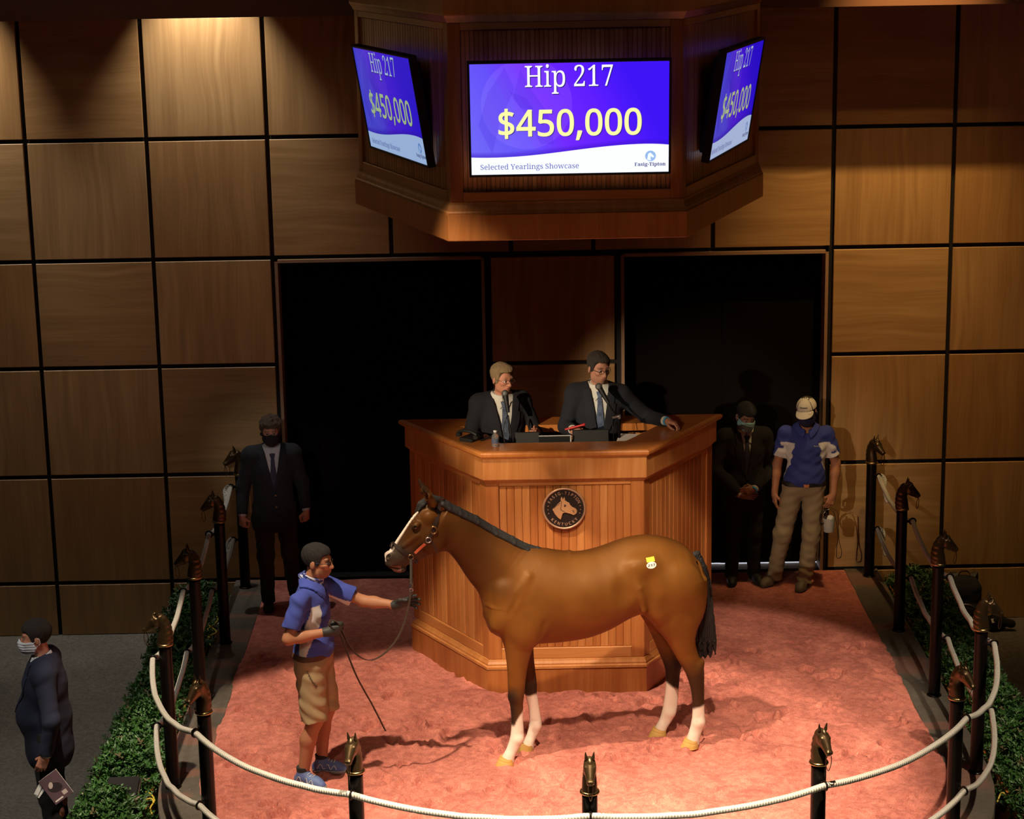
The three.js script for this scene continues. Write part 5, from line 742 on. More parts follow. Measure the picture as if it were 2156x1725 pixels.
function trousers(P, o) {
  const J = P.J, b = J.build, hipC = mix3(J.hipL, J.hipR, 0.5), end = o.end === undefined ? 2 : o.end, legs = ['L', 'R'].map((S) => { const h = J['hip' + S], k = J['kn' + S], a = J['an' + S], e = end >= 2 ? add3(a, [0, -0.03, 0]) : end > 1 ? mix3(k, a, end - 1) : mix3(h, k, end), up = end > 1 ? nrm(sub3(k, a)) : nrm(sub3(h, k)); const f = U(0.04, end > 1 ? [cone(h, k, 0.1 * b, 0.074 + (o.loose || 0)), cone(k, add3(a, [0, -0.06, 0]), 0.073 + (o.loose || 0), 0.06 + (o.loose || 0))] : [cone(h, mix3(h, k, end + 0.1), 0.102 * b, 0.082 + (o.loose || 0))]); return (x, y, z) => smax(f(x, y, z), (e[0] - x) * up[0] + (e[1] - y) * up[1] + (e[2] - z) * up[2], 0.006); });
  const seat = U(0.05, [ell(add3(hipC, [0, 0.03, 0]), [0.172 * b, 0.14, 0.122 * b]), ell(add3(J.waist, [0, -0.02, (o.belly || 0) * 0.5]), [0.155 * b, 0.13, 0.112 * b + (o.belly || 0)])]), top = o.top || 1.0;
  const f = (x, y, z) => { let d = smin(seat(x, y, z), Math.min(legs[0](x, y, z), legs[1](x, y, z)), 0.035); d += wr(x, y * (o.wk || 1), z, o.wrinkle || 0.004); if (o.bunch) d += o.bunch * Math.sin(y * 75 + x * 25) * sstep(0.5, 0.15, y); return smax(d, y - top, 0.006); };
  garment(P, o.name || 'trousers', f, 0.009, o.color, M.vcCloth, [-0.45, 0, -0.45], [0.45, 1.12, 0.5]); return f;
}
function shoes(P, o) {
  const J = P.J; for (const S of ['L', 'R']) {
    const a = J['an' + S], t = J['toe' + S], d = nrm([t[0] - a[0], 0, t[2] - a[2]]), s = [d[2], 0, -d[0]], g0 = a[1] - 0.085; const L = (u, v, w) => [a[0] + d[0] * u + s[0] * v, g0 + w, a[2] + d[2] * u + s[2] * v], k = o.k || 1;
    const up = U(0.03, [cone(L(-0.035, 0, 0.045), L(0.0, 0, 0.075), 0.04 * k, 0.043 * k), cone(L(0.02, 0, 0.06), L(0.115, 0.003, 0.035), 0.043 * k, 0.04 * k), cone(L(0.1, 0.005, 0.036), L(0.155, 0.002, 0.026), 0.042 * k, 0.032 * k)]), ank = cone(L(0, 0, 0.07), L(-0.004, 0, 0.115), 0.046, 0.044);
    const f = (x, y, z) => { let q = up(x, y, z); q = smin(q, smax(ank(x, y, z), y - g0 - (o.collar || 0.1), 0.004), 0.02); return smax(q, g0 + 0.022 - y, 0.004); };
    const sole = (x, y, z) => Math.max(up(x, y, z) - 0.005, y - g0 - (o.sole || 0.024), g0 + 0.001 - y);
    const lo = add3(a, [-0.26, -0.09, -0.26]), hi = add3(a, [0.26, 0.1, 0.26]); const m = part('shoe', surf(f, lo, hi, 0.006, o.color), o.mat || M.vc, P.t); part('sole', surf(sole, lo, hi, 0.006, o.soleColor || col([0.02, 0.018, 0.016])), M.vcCloth, m);
    if (o.stripe) { const onTop = (u, v) => { const q = L(u, v, 0.14); let y = q[1]; for (let i = 0; i < 40; i++) y -= f(q[0], y, q[2]) * 0.8; return [q[0], y + 0.002, q[2]]; }; const side = (u, w, sg) => { let v = 0.12; for (let i = 0; i < 50; i++) { const q = L(u, v * sg, w); v -= f(...q) * 0.8; } return L(u, (v + 0.002) * sg, w); }; for (const sg of [-1, 1]) part('zigzag_stripe', tube([[-0.03, 0.05], [0.0, 0.085], [0.02, 0.045], [0.05, 0.08], [0.07, 0.042], [0.095, 0.07], [0.115, 0.04]].map(([u, w]) => side(u, w, sg)), 0.003, 40, 5), o.stripe, m); part('laces', join([0.05, 0.07, 0.09].map((u) => tube([onTop(u, -0.022), onTop(u + 0.004, 0), onTop(u, 0.022)], 0.003, 8, 5))), o.stripe, m); }
  }
}
function polo(P, o) {
  const J = P.J, b = J.build, SL = ['L', 'R'].map((S) => sleeve(J, S, 0.066, 0.06, 0.05, 0.72, 0.012)), hipC = mix3(J.hipL, J.hipR, 0.5), nk = J.neck;
  const torso = U(0.06, [ell(J.chest, [0.185 * b, 0.2, 0.128 * b]), ell(add3(J.waist, [0, 0, 0.01]), [0.168 * b, 0.17, 0.128 * b]), ell(add3(hipC, [0, 0.06, 0]), [0.172 * b, 0.12, 0.125 * b]), cone(J.shL, J.shR, 0.06, 0.06), cone(nk, add3(nk, [0, 0.02, 0]), 0.075, 0.07)]);
  const hole = cone(add3(nk, [0, 0.0, 0.035]), add3(nk, [0, 0.14, 0.05]), 0.055, 0.085), full = (x, y, z) => smin(torso(x, y, z), Math.min(SL[0](x, y, z), SL[1](x, y, z)), 0.025) + wr(x, y, z, 0.006);
  const f = (x, y, z) => smax(smax(full(x, y, z), -hole(x, y, z), 0.006), o.hem - y + 0.02 * Math.sin(x * 30), 0.006);
  const BL = o.blue, WH = [0.62, 0.6, 0.58];
  const c = (x, y, z, nx, ny, nz) => { // white panels down the side seams, under the arm and on the inner sleeve
    const n = 1 + 0.15 * (fbm(x * 25, y * 25 + z * 20, 5, 2) - 0.45); let w = 0; const dl = Math.min(...['L', 'R'].map((S) => { const s = J['sh' + S], e = J['el' + S], d = nrm(sub3(e, s)), q = [x - s[0], y - s[1], z - s[2]], t = dot3(q, d); return t > 0.03 ? Math.hypot(q[0] - d[0] * t, q[1] - d[1] * t, q[2] - d[2] * t) : 1; }));
    const pz = -0.03 + 0.1 * sstep(1.0, 1.35, y); if (y < J.chest[1] + 0.08 && Math.abs(x - J.chest[0]) > 0.1 * b && Math.abs(z - pz) < 0.036 + 0.012 * Math.sin(y * 12) && dl > 0.066) w = 1; const inner = ['L', 'R'].some((S) => { if (!o.panelDir[S]) return false; const s = J['sh' + S], e = J['el' + S], d = nrm(sub3(e, s)), q = [x - s[0], y - s[1], z - s[2]], t = dot3(q, d), r = add3(q, d, -t), v = nrm(add3(o.panelDir[S], d, -dot3(o.panelDir[S], d))); return t > 0.02 && Math.hypot(...r) < 0.1 && dot3(r, v) > 0.05 - 0.16 * (t - 0.05) && t > 0.05 && t < 0.3 && dot3(r, v) < 0.12; }); if (inner) w = 1; if (o.white) w = o.white(x, y, z, w);
    return w ? WH.map((v) => v * n) : BL.map((v) => v * n);
  };
  garment(P, 'polo_shirt', f, 0.0085, c, M.vcCloth, [-0.6, o.hem - 0.05, -0.45], [0.6, 1.62, 0.7]);
  const colr = (x, y, z) => { const zz = z - nk[2], a = Math.abs(x - nk[0]); return Math.max(shell(torso, 0.01, 0.005)(x, y, z), -hole(x, y, z) - 0.002, nk[1] - 0.015 - zz * 0.75 - y, zz > 0.03 ? 0.012 + (nk[1] + 0.02 - y) * 0.25 - a : -1, Math.hypot(x - nk[0], z - nk[2]) - 0.12); };
  garment(P, 'collar', colr, 0.006, col(BL.map((v) => v * 1.1), 0.05), M.vcCloth, [-0.16, 1.34, -0.16], [0.16, 1.58, 0.2]); return full;
}
function belt(P, tf, y0, color, buckle) { const g = surf((x, y, z) => Math.max(shell(tf, 0.004, 0.004)(x, y, z), Math.abs(y - y0) - 0.018, Math.hypot(x - P.J.waist[0], z - P.J.waist[2]) - 0.24), [-0.3, y0 - 0.04, -0.25], [0.3, y0 + 0.04, 0.3], 0.006, () => color); part('belt', g, M.vc, P.t); if (buckle) { let z = 0.3; for (let i = 0; i < 50; i++) z -= tf(P.J.waist[0], y0, z) * 0.8; part('belt_buckle', at(cbox(0.05, 0.036, 0.008, 0.003), P.J.waist[0], y0, z + 0.012), M.brass, P.t); } }
function faceMask(P, o) { // covering nose to chin, with loops round the ears
  const sk = (x, y, z) => smin(headShape.skin(x, y, z), ell([0, -0.05, 0.075], [0.05, 0.055, 0.045])(x, y, z), 0.03), top = o.top === undefined ? -0.012 : o.top, bot = o.bot === undefined ? -0.105 : o.bot;
  const f = (x, y, z) => Math.max(shell(sk, 0.004, 0.0035)(x, y + (o.pleat ? 0 : 0), z) + (o.pleat ? 0.0012 * Math.sin(y * 330) : 0), y - top - 0.012 * Math.exp(-((x / 0.02) ** 2)), bot - y, (o.back || 0.0) - z + Math.abs(y + 0.058) * 0.5);
  P.headPart('face_mask', surf(f, [-0.1, bot - 0.03, -0.1], [0.1, 0.03, 0.15], 0.0042, o.color), M.vcCloth); if (!o.noLoops) for (const s of [-1, 1]) P.headPart('ear_loop', tube([[s * 0.066, -0.03, 0.036], [s * 0.079, -0.008, 0.005], [s * 0.086, 0.015, -0.02], [s * 0.085, -0.02, -0.03], [s * 0.074, -0.05, 0.0], [s * 0.06, -0.078, 0.035]], 0.0022, 30, 5), std(o.loop || [0.6, 0.62, 0.65]));
}
function glasses(P, frame, lens, wrap) {
  const gs = []; for (const s of [-1, 1]) { const pts = []; for (let i = 0; i < 16; i++) { const a = i / 16 * Math.PI * 2; pts.push([s * 0.032 + 0.021 * Math.cos(a), 0.002 + 0.0155 * Math.sin(a), 0.107 - (wrap ? 0.012 : 0.004) * Math.abs(0.032 * s + 0.021 * Math.cos(a)) / 0.05]); } gs.push(tube(pts, 0.0016, 48, 5, true)); gs.push(tube([[s * 0.053, 0.006, 0.1], [s * 0.072, 0.008, 0.06], [s * 0.08, 0.008, 0.0], [s * 0.081, -0.004, -0.025]], 0.002, 24, 5)); if (lens) { const L = new THREE.CircleGeometry(0.021, 20); L.scale(1, 0.74, 1); P.headPart('lens', at(L, s * 0.032, 0.002, 0.105 - (wrap ? 0.007 : 0.002), s * (wrap ? 0.25 : 0.08)), lens); } }
  gs.push(tube([[-0.011, 0.007, 0.108], [0, 0.01, 0.111], [0.011, 0.007, 0.108]], 0.0018, 8, 5)); P.headPart('glasses_frame', join(gs), frame);
}
// ---------------------------------------------------------------- the seven people
const NAVY = [0.0105, 0.0115, 0.018], BLUE = [0.045, 0.07, 0.34];
{ // handler in the ring, side-on to the viewer, reaching out with his left hand
  const P = person('person in blue and white polo, khaki shorts and black gloves leading the horse', [-1.85, 0, 4.6], R(80), 1.0, {
    waist: [0, 1.06, 0.0], chest: [0.0, 1.285, -0.01], neck: [0, 1.47, 0.0], head: [0.0, 1.655, 0.055], yaw: R(-4), pitch: R(2), build: 1.06,
    shR: [-0.2, 1.425, -0.03], elR: [-0.27, 1.165, -0.105], wrR: [-0.17, 1.195, 0.15], handR: { d: [0.25, 0.12, 1], n: [1, 0.1, -0.25], curl: [1.25, 1.3, 1.3, 1.25], thumb: 1 },
    shL: [0.19, 1.425, 0.05], elL: [0.235, 1.29, 0.32], wrL: [0.2, 1.285, 0.565], handL: { d: [0.0, 0.3, 1], n: [-0.85, -0.5, 0.1], curl: [0.1, 0.16, 0.24, 0.32], spread: 1.6, thumb: 0.1 },
    hipL: [0.095, 0.92, 0.0], hipR: [-0.095, 0.92, -0.01], knL: [0.1, 0.5, 0.05], knR: [-0.115, 0.5, 0.02], anL: [0.1, 0.095, 0.0], anR: [-0.14, 0.095, -0.075], toeL: [0.11, 0.03, 0.17], toeR: [-0.2, 0.03, 0.08],
  }, { skin: 'tan', hair: [0.012, 0.01, 0.009], stubble: 0.4, gloves: true, hairShape: hairCap({ front: 0.062, side: 0.0, nape: -0.055, th: 0.013, frontLift: 0.008, burn: 0.02 }) });
  const full = polo(P, { blue: BLUE, hem: 0.985, panelDir: { L: [0, -1, 0] } });
  const kh = (x, y, z) => { const n = 0.9 + 0.25 * fbm(x * 14, y * 14 + z * 10, 6, 3); let c = [0.34 * n, 0.255 * n, 0.135 * n]; if (Math.abs(y - 0.835) < 0.05 && Math.abs(z - 0.02 - (0.86 - y) * 0.6) < 0.004 && x < 0) c = [0.03, 0.025, 0.02]; return c; };
  const tf = trousers(P, { name: 'shorts', end: 0.99, color: kh, loose: 0.014, wrinkle: 0.007, top: 1.0 }); belt(P, tf, 0.988, [0.09, 0.035, 0.015]);
  const pj = P.J; { const g0 = surf((x, y, z) => Math.max(shell(tf, 0.002, 0.003)(x, y, z), Math.abs(y - 0.85) - 0.06, Math.abs(z - 0.03 + (y - 0.85) * 0.5) - 0.004, x), [-0.3, 0.75, -0.1], [0, 0.95, 0.2], 0.005, () => [0.12, 0.09, 0.05]); part('pocket_seam', g0, M.vcCloth, P.t); }
  const bc = (x, y, z) => { const q = vnoise(x * 95, y * 110 + z * 70, 5) > 0.68; return q ? [0.5, 0.52, 0.6] : [0.03, 0.05, 0.24]; };
  const nk = pj.neck, bf = U(0.02, [cone(add3(nk, [0, 0.015, 0.0]), add3(nk, [0, 0.075, 0.02]), 0.076, 0.07), ell(add3(nk, [0, 0.0, 0.05]), [0.06, 0.05, 0.045]), ell(add3(nk, [0, 0.07, -0.06]), [0.03, 0.025, 0.025])]); const bandana = (x, y, z) => Math.max(Math.abs(bf(x, y, z) + 0.002 * Math.sin(y * 160 + z * 60)) - 0.006, y - nk[1] - 0.095 + (z - nk[2]) * 0.3, nk[1] - 0.02 - (z - nk[2]) * 0.5 - y);
  garment(P, 'bandana', bandana, 0.005, bc, M.vcCloth, [-0.12, 1.4, -0.13], [0.12, 1.62, 0.15], 'blue patterned neck bandana');
  for (const S of ['L', 'R']) { const H = P.B.hands[S === 'L' ? 0 : 1], b = P.B.boxes[S === 'L' ? 0 : 1], w = pj['wr' + S], d = nrm(pj['hand' + S].d), cuff = cone(add3(w, d, -0.035), add3(w, d, 0.02), 0.033, 0.032); const f = (x, y, z) => { const q = (x - w[0]) * d[0] + (y - w[1]) * d[1] + (z - w[2]) * d[2]; return smax(smin(H(x, y, z) - 0.0035, cuff(x, y, z), 0.01), -q - 0.03, 0.004); }; part('glove', surf(f, add3(b.slice(0, 3), d, -0.03), b.slice(3), 0.0042, col([0.022, 0.023, 0.02], 0.2, 60)), M.vc, P.t); }
  glasses(P, M.blackPlastic, new THREE.MeshPhysicalMaterial({ color: 0x08080a, roughness: 0.1, clearcoat: 1 }), true);
  shoes(P, { color: (x, y, z) => { const n = fbm(x * 30, z * 30 + y * 20, 5, 2); return lerp3([0.05, 0.09, 0.3], [0.16, 0.24, 0.46], clamp(n * 1.2, 0, 1)); }, stripe: std([0.62, 0.64, 0.62]), sole: 0.03, soleColor: (x, y, z) => (y < 0.012 ? [0.35, 0.36, 0.1] : [0.3, 0.3, 0.3]), collar: 0.12, k: 1.05 });
  for (const S of ['L', 'R']) { const a = pj['an' + S]; part('sock', surf((x, y, z) => Math.max(cone(add3(a, [0, -0.03, 0]), add3(a, [0, 0.08, -0.005]), 0.044, 0.046)(x, y, z), y - a[1] - 0.06), add3(a, [-0.08, -0.06, -0.08]), add3(a, [0.08, 0.1, 0.08]), 0.007, () => [0.02, 0.02, 0.02]), M.vcCloth, P.t); }
  // small script on the chest
  { let gs = []; for (let k = 0; k < 2; k++) { const pts = []; for (let i = 0; i <= 14; i++) { const x = 0.035 + i * 0.0055, y = 1.36 - k * 0.012 + 0.006 * Math.sin(i * 2.1 + k); let z = 0.4; for (let j = 0; j < 50; j++) z -= full(x, y, z) * 0.8; pts.push([x, y, z + 0.001]); } gs.push(tube(pts, 0.0014, 50, 4)); } part('chest_logo', join(gs), std([0.6, 0.6, 0.62]), P.t); }
}
{ // bid spotter at the left doorway
  const P = person('person with curly brown hair, black mask and navy blazer with gold buttons by left doorway', [-2.53, 0, 0.76], R(10), 0.985, { yaw: R(-4), pitch: R(6), build: 1.06, elL: [0.265, 1.15, -0.03], elR: [-0.265, 1.15, -0.03], wrL: [0.285, 0.91, 0.05], wrR: [-0.29, 0.895, 0.05], handL: { d: [0.0, -1, 0.1], n: [-0.6, 0.1, -0.6], curl: [1.35, 1.35, 1.35, 1.3], thumb: 1 }, handR: { d: [0.0, -1, 0.1], n: [0.6, 0.1, -0.6], curl: [1.35, 1.35, 1.35, 1.3], thumb: 1 }, knL: [0.13, 0.5, -0.03], anL: [0.17, 0.085, -0.16], toeL: [0.22, 0.03, 0.0], anR: [-0.09, 0.085, 0.02], knR: [-0.095, 0.5, 0.03], toeR: [-0.11, 0.03, 0.2] }, { skin: 'fair', hair: [0.06, 0.038, 0.024], hairShape: hairCap({ front: 0.062, side: -0.01, nape: -0.06, th: 0.03, wave: 0.0055, frontLift: 0.006 }) });
  suit(P, { jacket: NAVY, tie: [0.035, 0.04, 0.085], button: 1.12, buttons: [1.09, 0.985], shirt: [0.5, 0.52, 0.56], open: 0.078 }); trousers(P, { color: col([0.022, 0.021, 0.022]), wrinkle: 0.005 }); shoes(P, { color: col([0.012, 0.01, 0.01]) }); faceMask(P, { color: (x, y) => [0.01, 0.01, 0.012], top: -0.005, bot: -0.12, back: -0.02, loop: [0.02, 0.02, 0.02] });
}
{ // man in the dark behind the podium, right doorway
  const P = person('person in dark suit and light blue mask with clasped hands, head bowed, beside the podium', [1.71, 0, 0.33], R(6), 0.965, { head: [0.0, 1.64, 0.05], pitch: R(20), yaw: R(8), roll: R(-4), build: 1.04, elL: [0.285, 1.14, 0.02], wrL: [0.05, 0.985, 0.225], elR: [-0.285, 1.14, 0.02], wrR: [-0.075, 0.93, 0.215], handL: { d: [-1, -0.12, 0.25], n: [0, -0.2, -1], curl: [0.55, 0.6, 0.6, 0.6], thumb: 0.4 }, handR: { d: [1, -0.1, 0.15], n: [0, -0.3, -1], curl: [0.4, 0.45, 0.5, 0.5] } }, { skin: 'dark', hair: [0.006, 0.005, 0.005], hairShape: hairCap({ front: 0.058, side: -0.01, nape: -0.06, th: 0.02, frontLift: 0.008 }) });
  suit(P, { jacket: [0.008, 0.008, 0.011], tie: [0.03, 0.035, 0.06], button: 1.05, shirt: [0.5, 0.5, 0.46], open: 0.06 }); trousers(P, { color: col([0.007, 0.007, 0.009]) }); shoes(P, { color: col([0.01, 0.009, 0.009]) }); faceMask(P, { color: () => [0.2, 0.38, 0.42], pleat: true, top: -0.006, back: 0.0 });
  const w = P.J.wrL, d = nrm(sub3(w, P.J.elL)); const g = new THREE.TorusGeometry(0.034, 0.006, 8, 24); g.scale(1, 1, 1.8); g.applyQuaternion(new THREE.Quaternion().setFromUnitVectors(new THREE.Vector3(0, 0, 1), new THREE.Vector3(...d))); part('wristband', at(g, ...add3(w, d, 0.012)), std([0.03, 0.3, 0.6]), P.t);
}
{ // groom with a white cap, right doorway
  const P = person('person in white cap, navy mask, blue polo and tan trousers standing by right door frame', [2.25, 0, 0.45], R(-4), 1.0, { pitch: R(14), yaw: R(-16), roll: R(3), head: [0.0, 1.65, 0.04], neck: [0, 1.47, -0.005], build: 1.04, elR: [-0.25, 1.14, -0.05], wrR: [-0.275, 0.885, 0.02], elL: [0.275, 1.15, -0.04], wrL: [0.245, 0.885, 0.07], handR: { d: [0.02, -1, 0.15], n: [0.9, 0, -0.3], curl: [0.45, 0.5, 0.55, 0.6] }, handL: { d: [-0.35, -0.9, 0.35], n: [-0.3, -0.3, -0.8], curl: [0.75, 0.8, 0.85, 0.9], thumb: 0.7 }, hipL: [0.075, 0.93, 0], hipR: [-0.105, 0.93, 0], knL: [0.06, 0.5, 0.03], anL: [0.0, 0.085, 0.05], toeL: [-0.06, 0.03, 0.21], knR: [-0.2, 0.5, 0.03], anR: [-0.27, 0.085, -0.06], toeR: [-0.36, 0.03, 0.05] }, { skin: 'tan', hair: [0.03, 0.022, 0.017], hairShape: hairCap({ front: 0.06, side: -0.012, nape: -0.06, th: 0.012 }) });
  const full = polo(P, { blue: [0.03, 0.045, 0.24], hem: 0.985, panelDir: { R: [1, 0, 0.6] } });
  const tf = trousers(P, { color: (x, y, z) => { const n = 0.85 + 0.3 * fbm(x * 12, y * 12 + z * 9, 6, 3); return [0.29 * n, 0.215 * n, 0.125 * n]; }, wrinkle: 0.006, loose: 0.006, bunch: 0.005, top: 1.0 }); belt(P, tf, 0.985, [0.014, 0.01, 0.009], true); shoes(P, { color: col([0.15, 0.115, 0.08], 0.3), soleColor: col([0.1, 0.09, 0.07]), collar: 0.12, k: 1.06 }); faceMask(P, { color: () => [0.012, 0.014, 0.06], top: 0.0, bot: -0.125, back: -0.04, noLoops: true });
  { // cap: crown, peak, button, dark front lettering and side trim
    const cr = (x, y, z) => Math.max(ell([0, 0.045, -0.006], [0.09, 0.09, 0.108])(x, y, z), 0.042 - y + z * 0.08); const cc = (x, y, z) => { const a = Math.atan2(x, z), trim = Math.abs(Math.abs(a) - 0.85) < 0.055; return trim ? [0.03, 0.03, 0.035] : [0.66, 0.62, 0.52]; };
    P.headPart('cap', surf(cr, [-0.12, 0.0, -0.14], [0.12, 0.16, 0.14], 0.005, cc), M.vcCloth).userData.label = 'white baseball cap with dark trim'; P.headPart('cap_peak', surf((x, y, z) => Math.max(Math.abs(y - 0.045 + 0.75 * (z - 0.09) * 0.5 + x * x * 4) - 0.004, Math.hypot(x / 0.08, (z - 0.075) / 0.105) * 0.08 - 0.08, 0.06 - z), [-0.1, -0.05, 0.05], [0.1, 0.08, 0.2], 0.005, () => [0.62, 0.58, 0.5]), M.vcCloth); const pts = []; for (let i = 0; i <= 20; i++) { const a = (i / 20 - 0.55) * 0.8, y = 0.082 + 0.004 * Math.sin(i * 2.4); pts.push([Math.sin(a) * 0.086, y, Math.cos(a) * 0.1 - 0.004]); } P.headPart('cap_lettering', tube(pts, 0.0028, 60, 5), std([0.03, 0.03, 0.05])); P.headPart('cap_button', at(new THREE.SphereGeometry(0.007, 10, 8), 0, 0.135, -0.006), std([0.6, 0.57, 0.5]));
  }
  { const pts = []; for (let i = 0; i <= 14; i++) { const x = 0.06 + i * 0.0062, y = 1.35 + 0.005 * Math.sin(i * 2.1) - i * 0.0008; let z = 0.4; for (let j = 0; j < 50; j++) z -= full(x, y, z) * 0.8; pts.push([x, y, z + 0.001]); } part('chest_logo', tube(pts, 0.0017, 50, 4), std([0.6, 0.62, 0.7]), P.t); }
}
{ // man passing outside the ring, bottom left, cut by the frame
  const P = person('person in navy suit and white mask holding a sale catalogue, walking away outside the ring', [-3.77, FLOOR, 4.63], R(-84), 1.0, { yaw: R(4), pitch: R(3), build: 1.16, neck: [0, 1.475, 0.0], head: [0, 1.655, 0.04], elR: [-0.3, 1.15, -0.05], wrR: [-0.3, 0.9, 0.06], elL: [0.295, 1.13, -0.06], wrL: [0.27, 0.86, 0.0], handL: { d: [0.05, -0.85, 0.4], n: [-0.9, 0, -0.1], curl: [0.7, 0.75, 0.8, 0.8], thumb: 0.8, t: [0, 0.4, 1] } }, { skin: 'ruddy', hair: [0.022, 0.016, 0.012], hairShape: hairCap({ front: 0.06, side: 0.0, nape: -0.055, th: 0.014, frontLift: 0.008, burn: 0.02 }) });
  suit(P, { jacket: [0.011, 0.014, 0.036], tie: [0.03, 0.035, 0.06], button: 1.1, belly: 0.05, hem: 0.7, shirt: [0.6, 0.62, 0.66] }); trousers(P, { color: col([0.01, 0.009, 0.009]), belly: 0.02, loose: 0.008 }); shoes(P, { color: col([0.01, 0.009, 0.009]) }); faceMask(P, { color: () => [0.62, 0.64, 0.7], pleat: true, loop: [0.7, 0.7, 0.72] });
}
const PODF = 0.83;
{ // announcer on the left of the podium
  const P = person('person with sandy hair and thin glasses in dark suit speaking at left of podium', [-0.49, PODF, 2.2], R(14), 0.955, { yaw: R(24), pitch: R(5), build: 1.14, neck: [0, 1.475, 0.01], head: [0.005, 1.65, 0.05], elR: [-0.29, 1.17, 0.06], wrR: [-0.2, 1.2, 0.27], handR: { d: [0.3, 0.05, 1], n: [0.3, -1, 0], curl: [0.5, 0.55, 0.6, 0.6] }, elL: [0.3, 1.15, 0.03], wrL: [0.24, 1.215, 0.26], handL: { d: [-0.15, 0.25, 1], n: [-1, 0.15, 0.1], curl: [0.4, 0.5, 0.55, 0.6], thumb: 0.2 } }, { skin: 'ruddy', hair: [0.24, 0.165, 0.085], brow: [0.3, 0.18, 0.1], hairShape: (() => { const h = hairCap({ front: 0.082, side: -0.028, nape: -0.07, th: 0.019, frontLift: 0.012 }), sw = U(0.02, [ell([-0.03, 0.1, 0.045], [0.05, 0.024, 0.04], [0, 0, 0.3]), ell([0.03, 0.105, 0.04], [0.05, 0.024, 0.045], [0, 0, -0.35])]); return (x, y, z) => smin(h(x, y, z), sw(x, y, z), 0.015); })() });
  suit(P, { jacket: [0.009, 0.009, 0.013], tie: [0.05, 0.068, 0.115], dots: true, button: 1.0, shirt: [0.64, 0.62, 0.56], open: 0.095, belly: 0.02 }); trousers(P, { color: col([0.01, 0.01, 0.012]) }); shoes(P, { color: col([0.01, 0.009, 0.009]) }); glasses(P, M.steel, null);
}
{ // auctioneer on the right, one hand out on the ledge
  const P = person('person with dark hair and glasses in navy suit at podium, left hand resting on ledge', [0.3, PODF, 2.2], R(4), 1.0, { yaw: R(24), pitch: R(9), build: 1.06, head: [0.0, 1.65, 0.045], shL: [0.19, 1.41, 0.0], shR: [-0.185, 1.435, 0.0], elL: [0.4, 1.22, -0.02], wrL: [0.52, 1.235, 0.215], handL: { d: [0.8, -0.12, 0.55], n: [0.1, -1, 0.2], curl: [0.75, 0.85, 0.9, 0.95], thumb: 0.6 }, elR: [-0.27, 1.17, 0.03], wrR: [-0.235, 1.2, 0.25], handR: { d: [0.3, -0.05, 1], n: [0.5, -0.6, 0], curl: [0.9, 0.95, 1, 1], thumb: 0.8 } }, { skin: 'fair', hair: [0.035, 0.027, 0.022], stubble: 0.12, hairShape: hairCap({ front: 0.078, side: -0.004, nape: -0.055, th: 0.016, frontLift: 0.014, burn: 0.015 }) });
  suit(P, { jacket: [0.0105, 0.012, 0.019], tie: [0.062, 0.088, 0.16], dots: true, button: 0.98, shirt: [0.66, 0.66, 0.6], open: 0.082, sleeve: 1.93 }); trousers(P, { color: col([0.01, 0.01, 0.014]) }); shoes(P, { color: col([0.01, 0.009, 0.009]) }); glasses(P, M.blackPlastic, null);
  const w = P.J.wrL, d = nrm(sub3(w, P.J.elL)); const g = new THREE.TorusGeometry(0.032, 0.0055, 8, 24); g.scale(1, 1, 1.6); g.applyQuaternion(new THREE.Quaternion().setFromUnitVectors(new THREE.Vector3(0, 0, 1), new THREE.Vector3(...d))); part('wristband', at(g, ...add3(w, d, 0.018)), std([0.05, 0.35, 0.65]), P.t);
}
// ---------------------------------------------------------------- small things
const solo = (name, label, category, geo, mat) => { const t = thing(name, label, category); part(name === 'lead_shank' ? 'strap' : 'body', geo, mat, t); return t; };
{ // lead shank from the halter ring to the handler's glove, its free end hanging
  const t = thing('lead_shank', 'long dark leather lead shank hanging slack from the halter to the handler\'s glove', 'lead shank');
  part('braided_end', tube([[-1.139, 1.632, 4.525], [-1.141, 1.55, 4.535], [-1.143, 1.46, 4.55]], 0.0115, 20), std([0.05, 0.04, 0.03], { roughness: 0.8 }), t);
  part('snap', join([tube([[-1.143, 1.46, 4.55], [-1.144, 1.43, 4.553]], 0.012, 4), at(new THREE.TorusGeometry(0.012, 0.004, 8, 16), -1.145, 1.412, 4.555)]), M.steel, t);
  const sd = () => new THREE.Vector3(0.6, 0.2, 0.75);
  const lm = std([0.055, 0.032, 0.02], { roughness: 0.55 });
  part('strap', strap([[-1.145, 1.405, 4.555], [-1.167, 1.29, 4.58], [-1.203, 1.17, 4.61], [-1.272, 1.05, 4.65], [-1.364, 0.972, 4.69], [-1.444, 0.95, 4.72], [-1.52, 0.995, 4.75], [-1.584, 1.09, 4.775], [-1.625, 1.19, 4.79], [-1.66, 1.265, 4.80], [-1.7, 1.285, 4.80], [-1.712, 1.25, 4.81], [-1.68, 1.22, 4.81]], 0.021, 0.005, sd, 90), lm, t);
  part('free_end', strap([[-1.65, 1.215, 4.8], [-1.628, 1.138, 4.79], [-1.538, 0.852, 4.77], [-1.432, 0.62, 4.755], [-1.347, 0.424, 4.75]], 0.018, 0.004, sd, 30), lm, t);
}
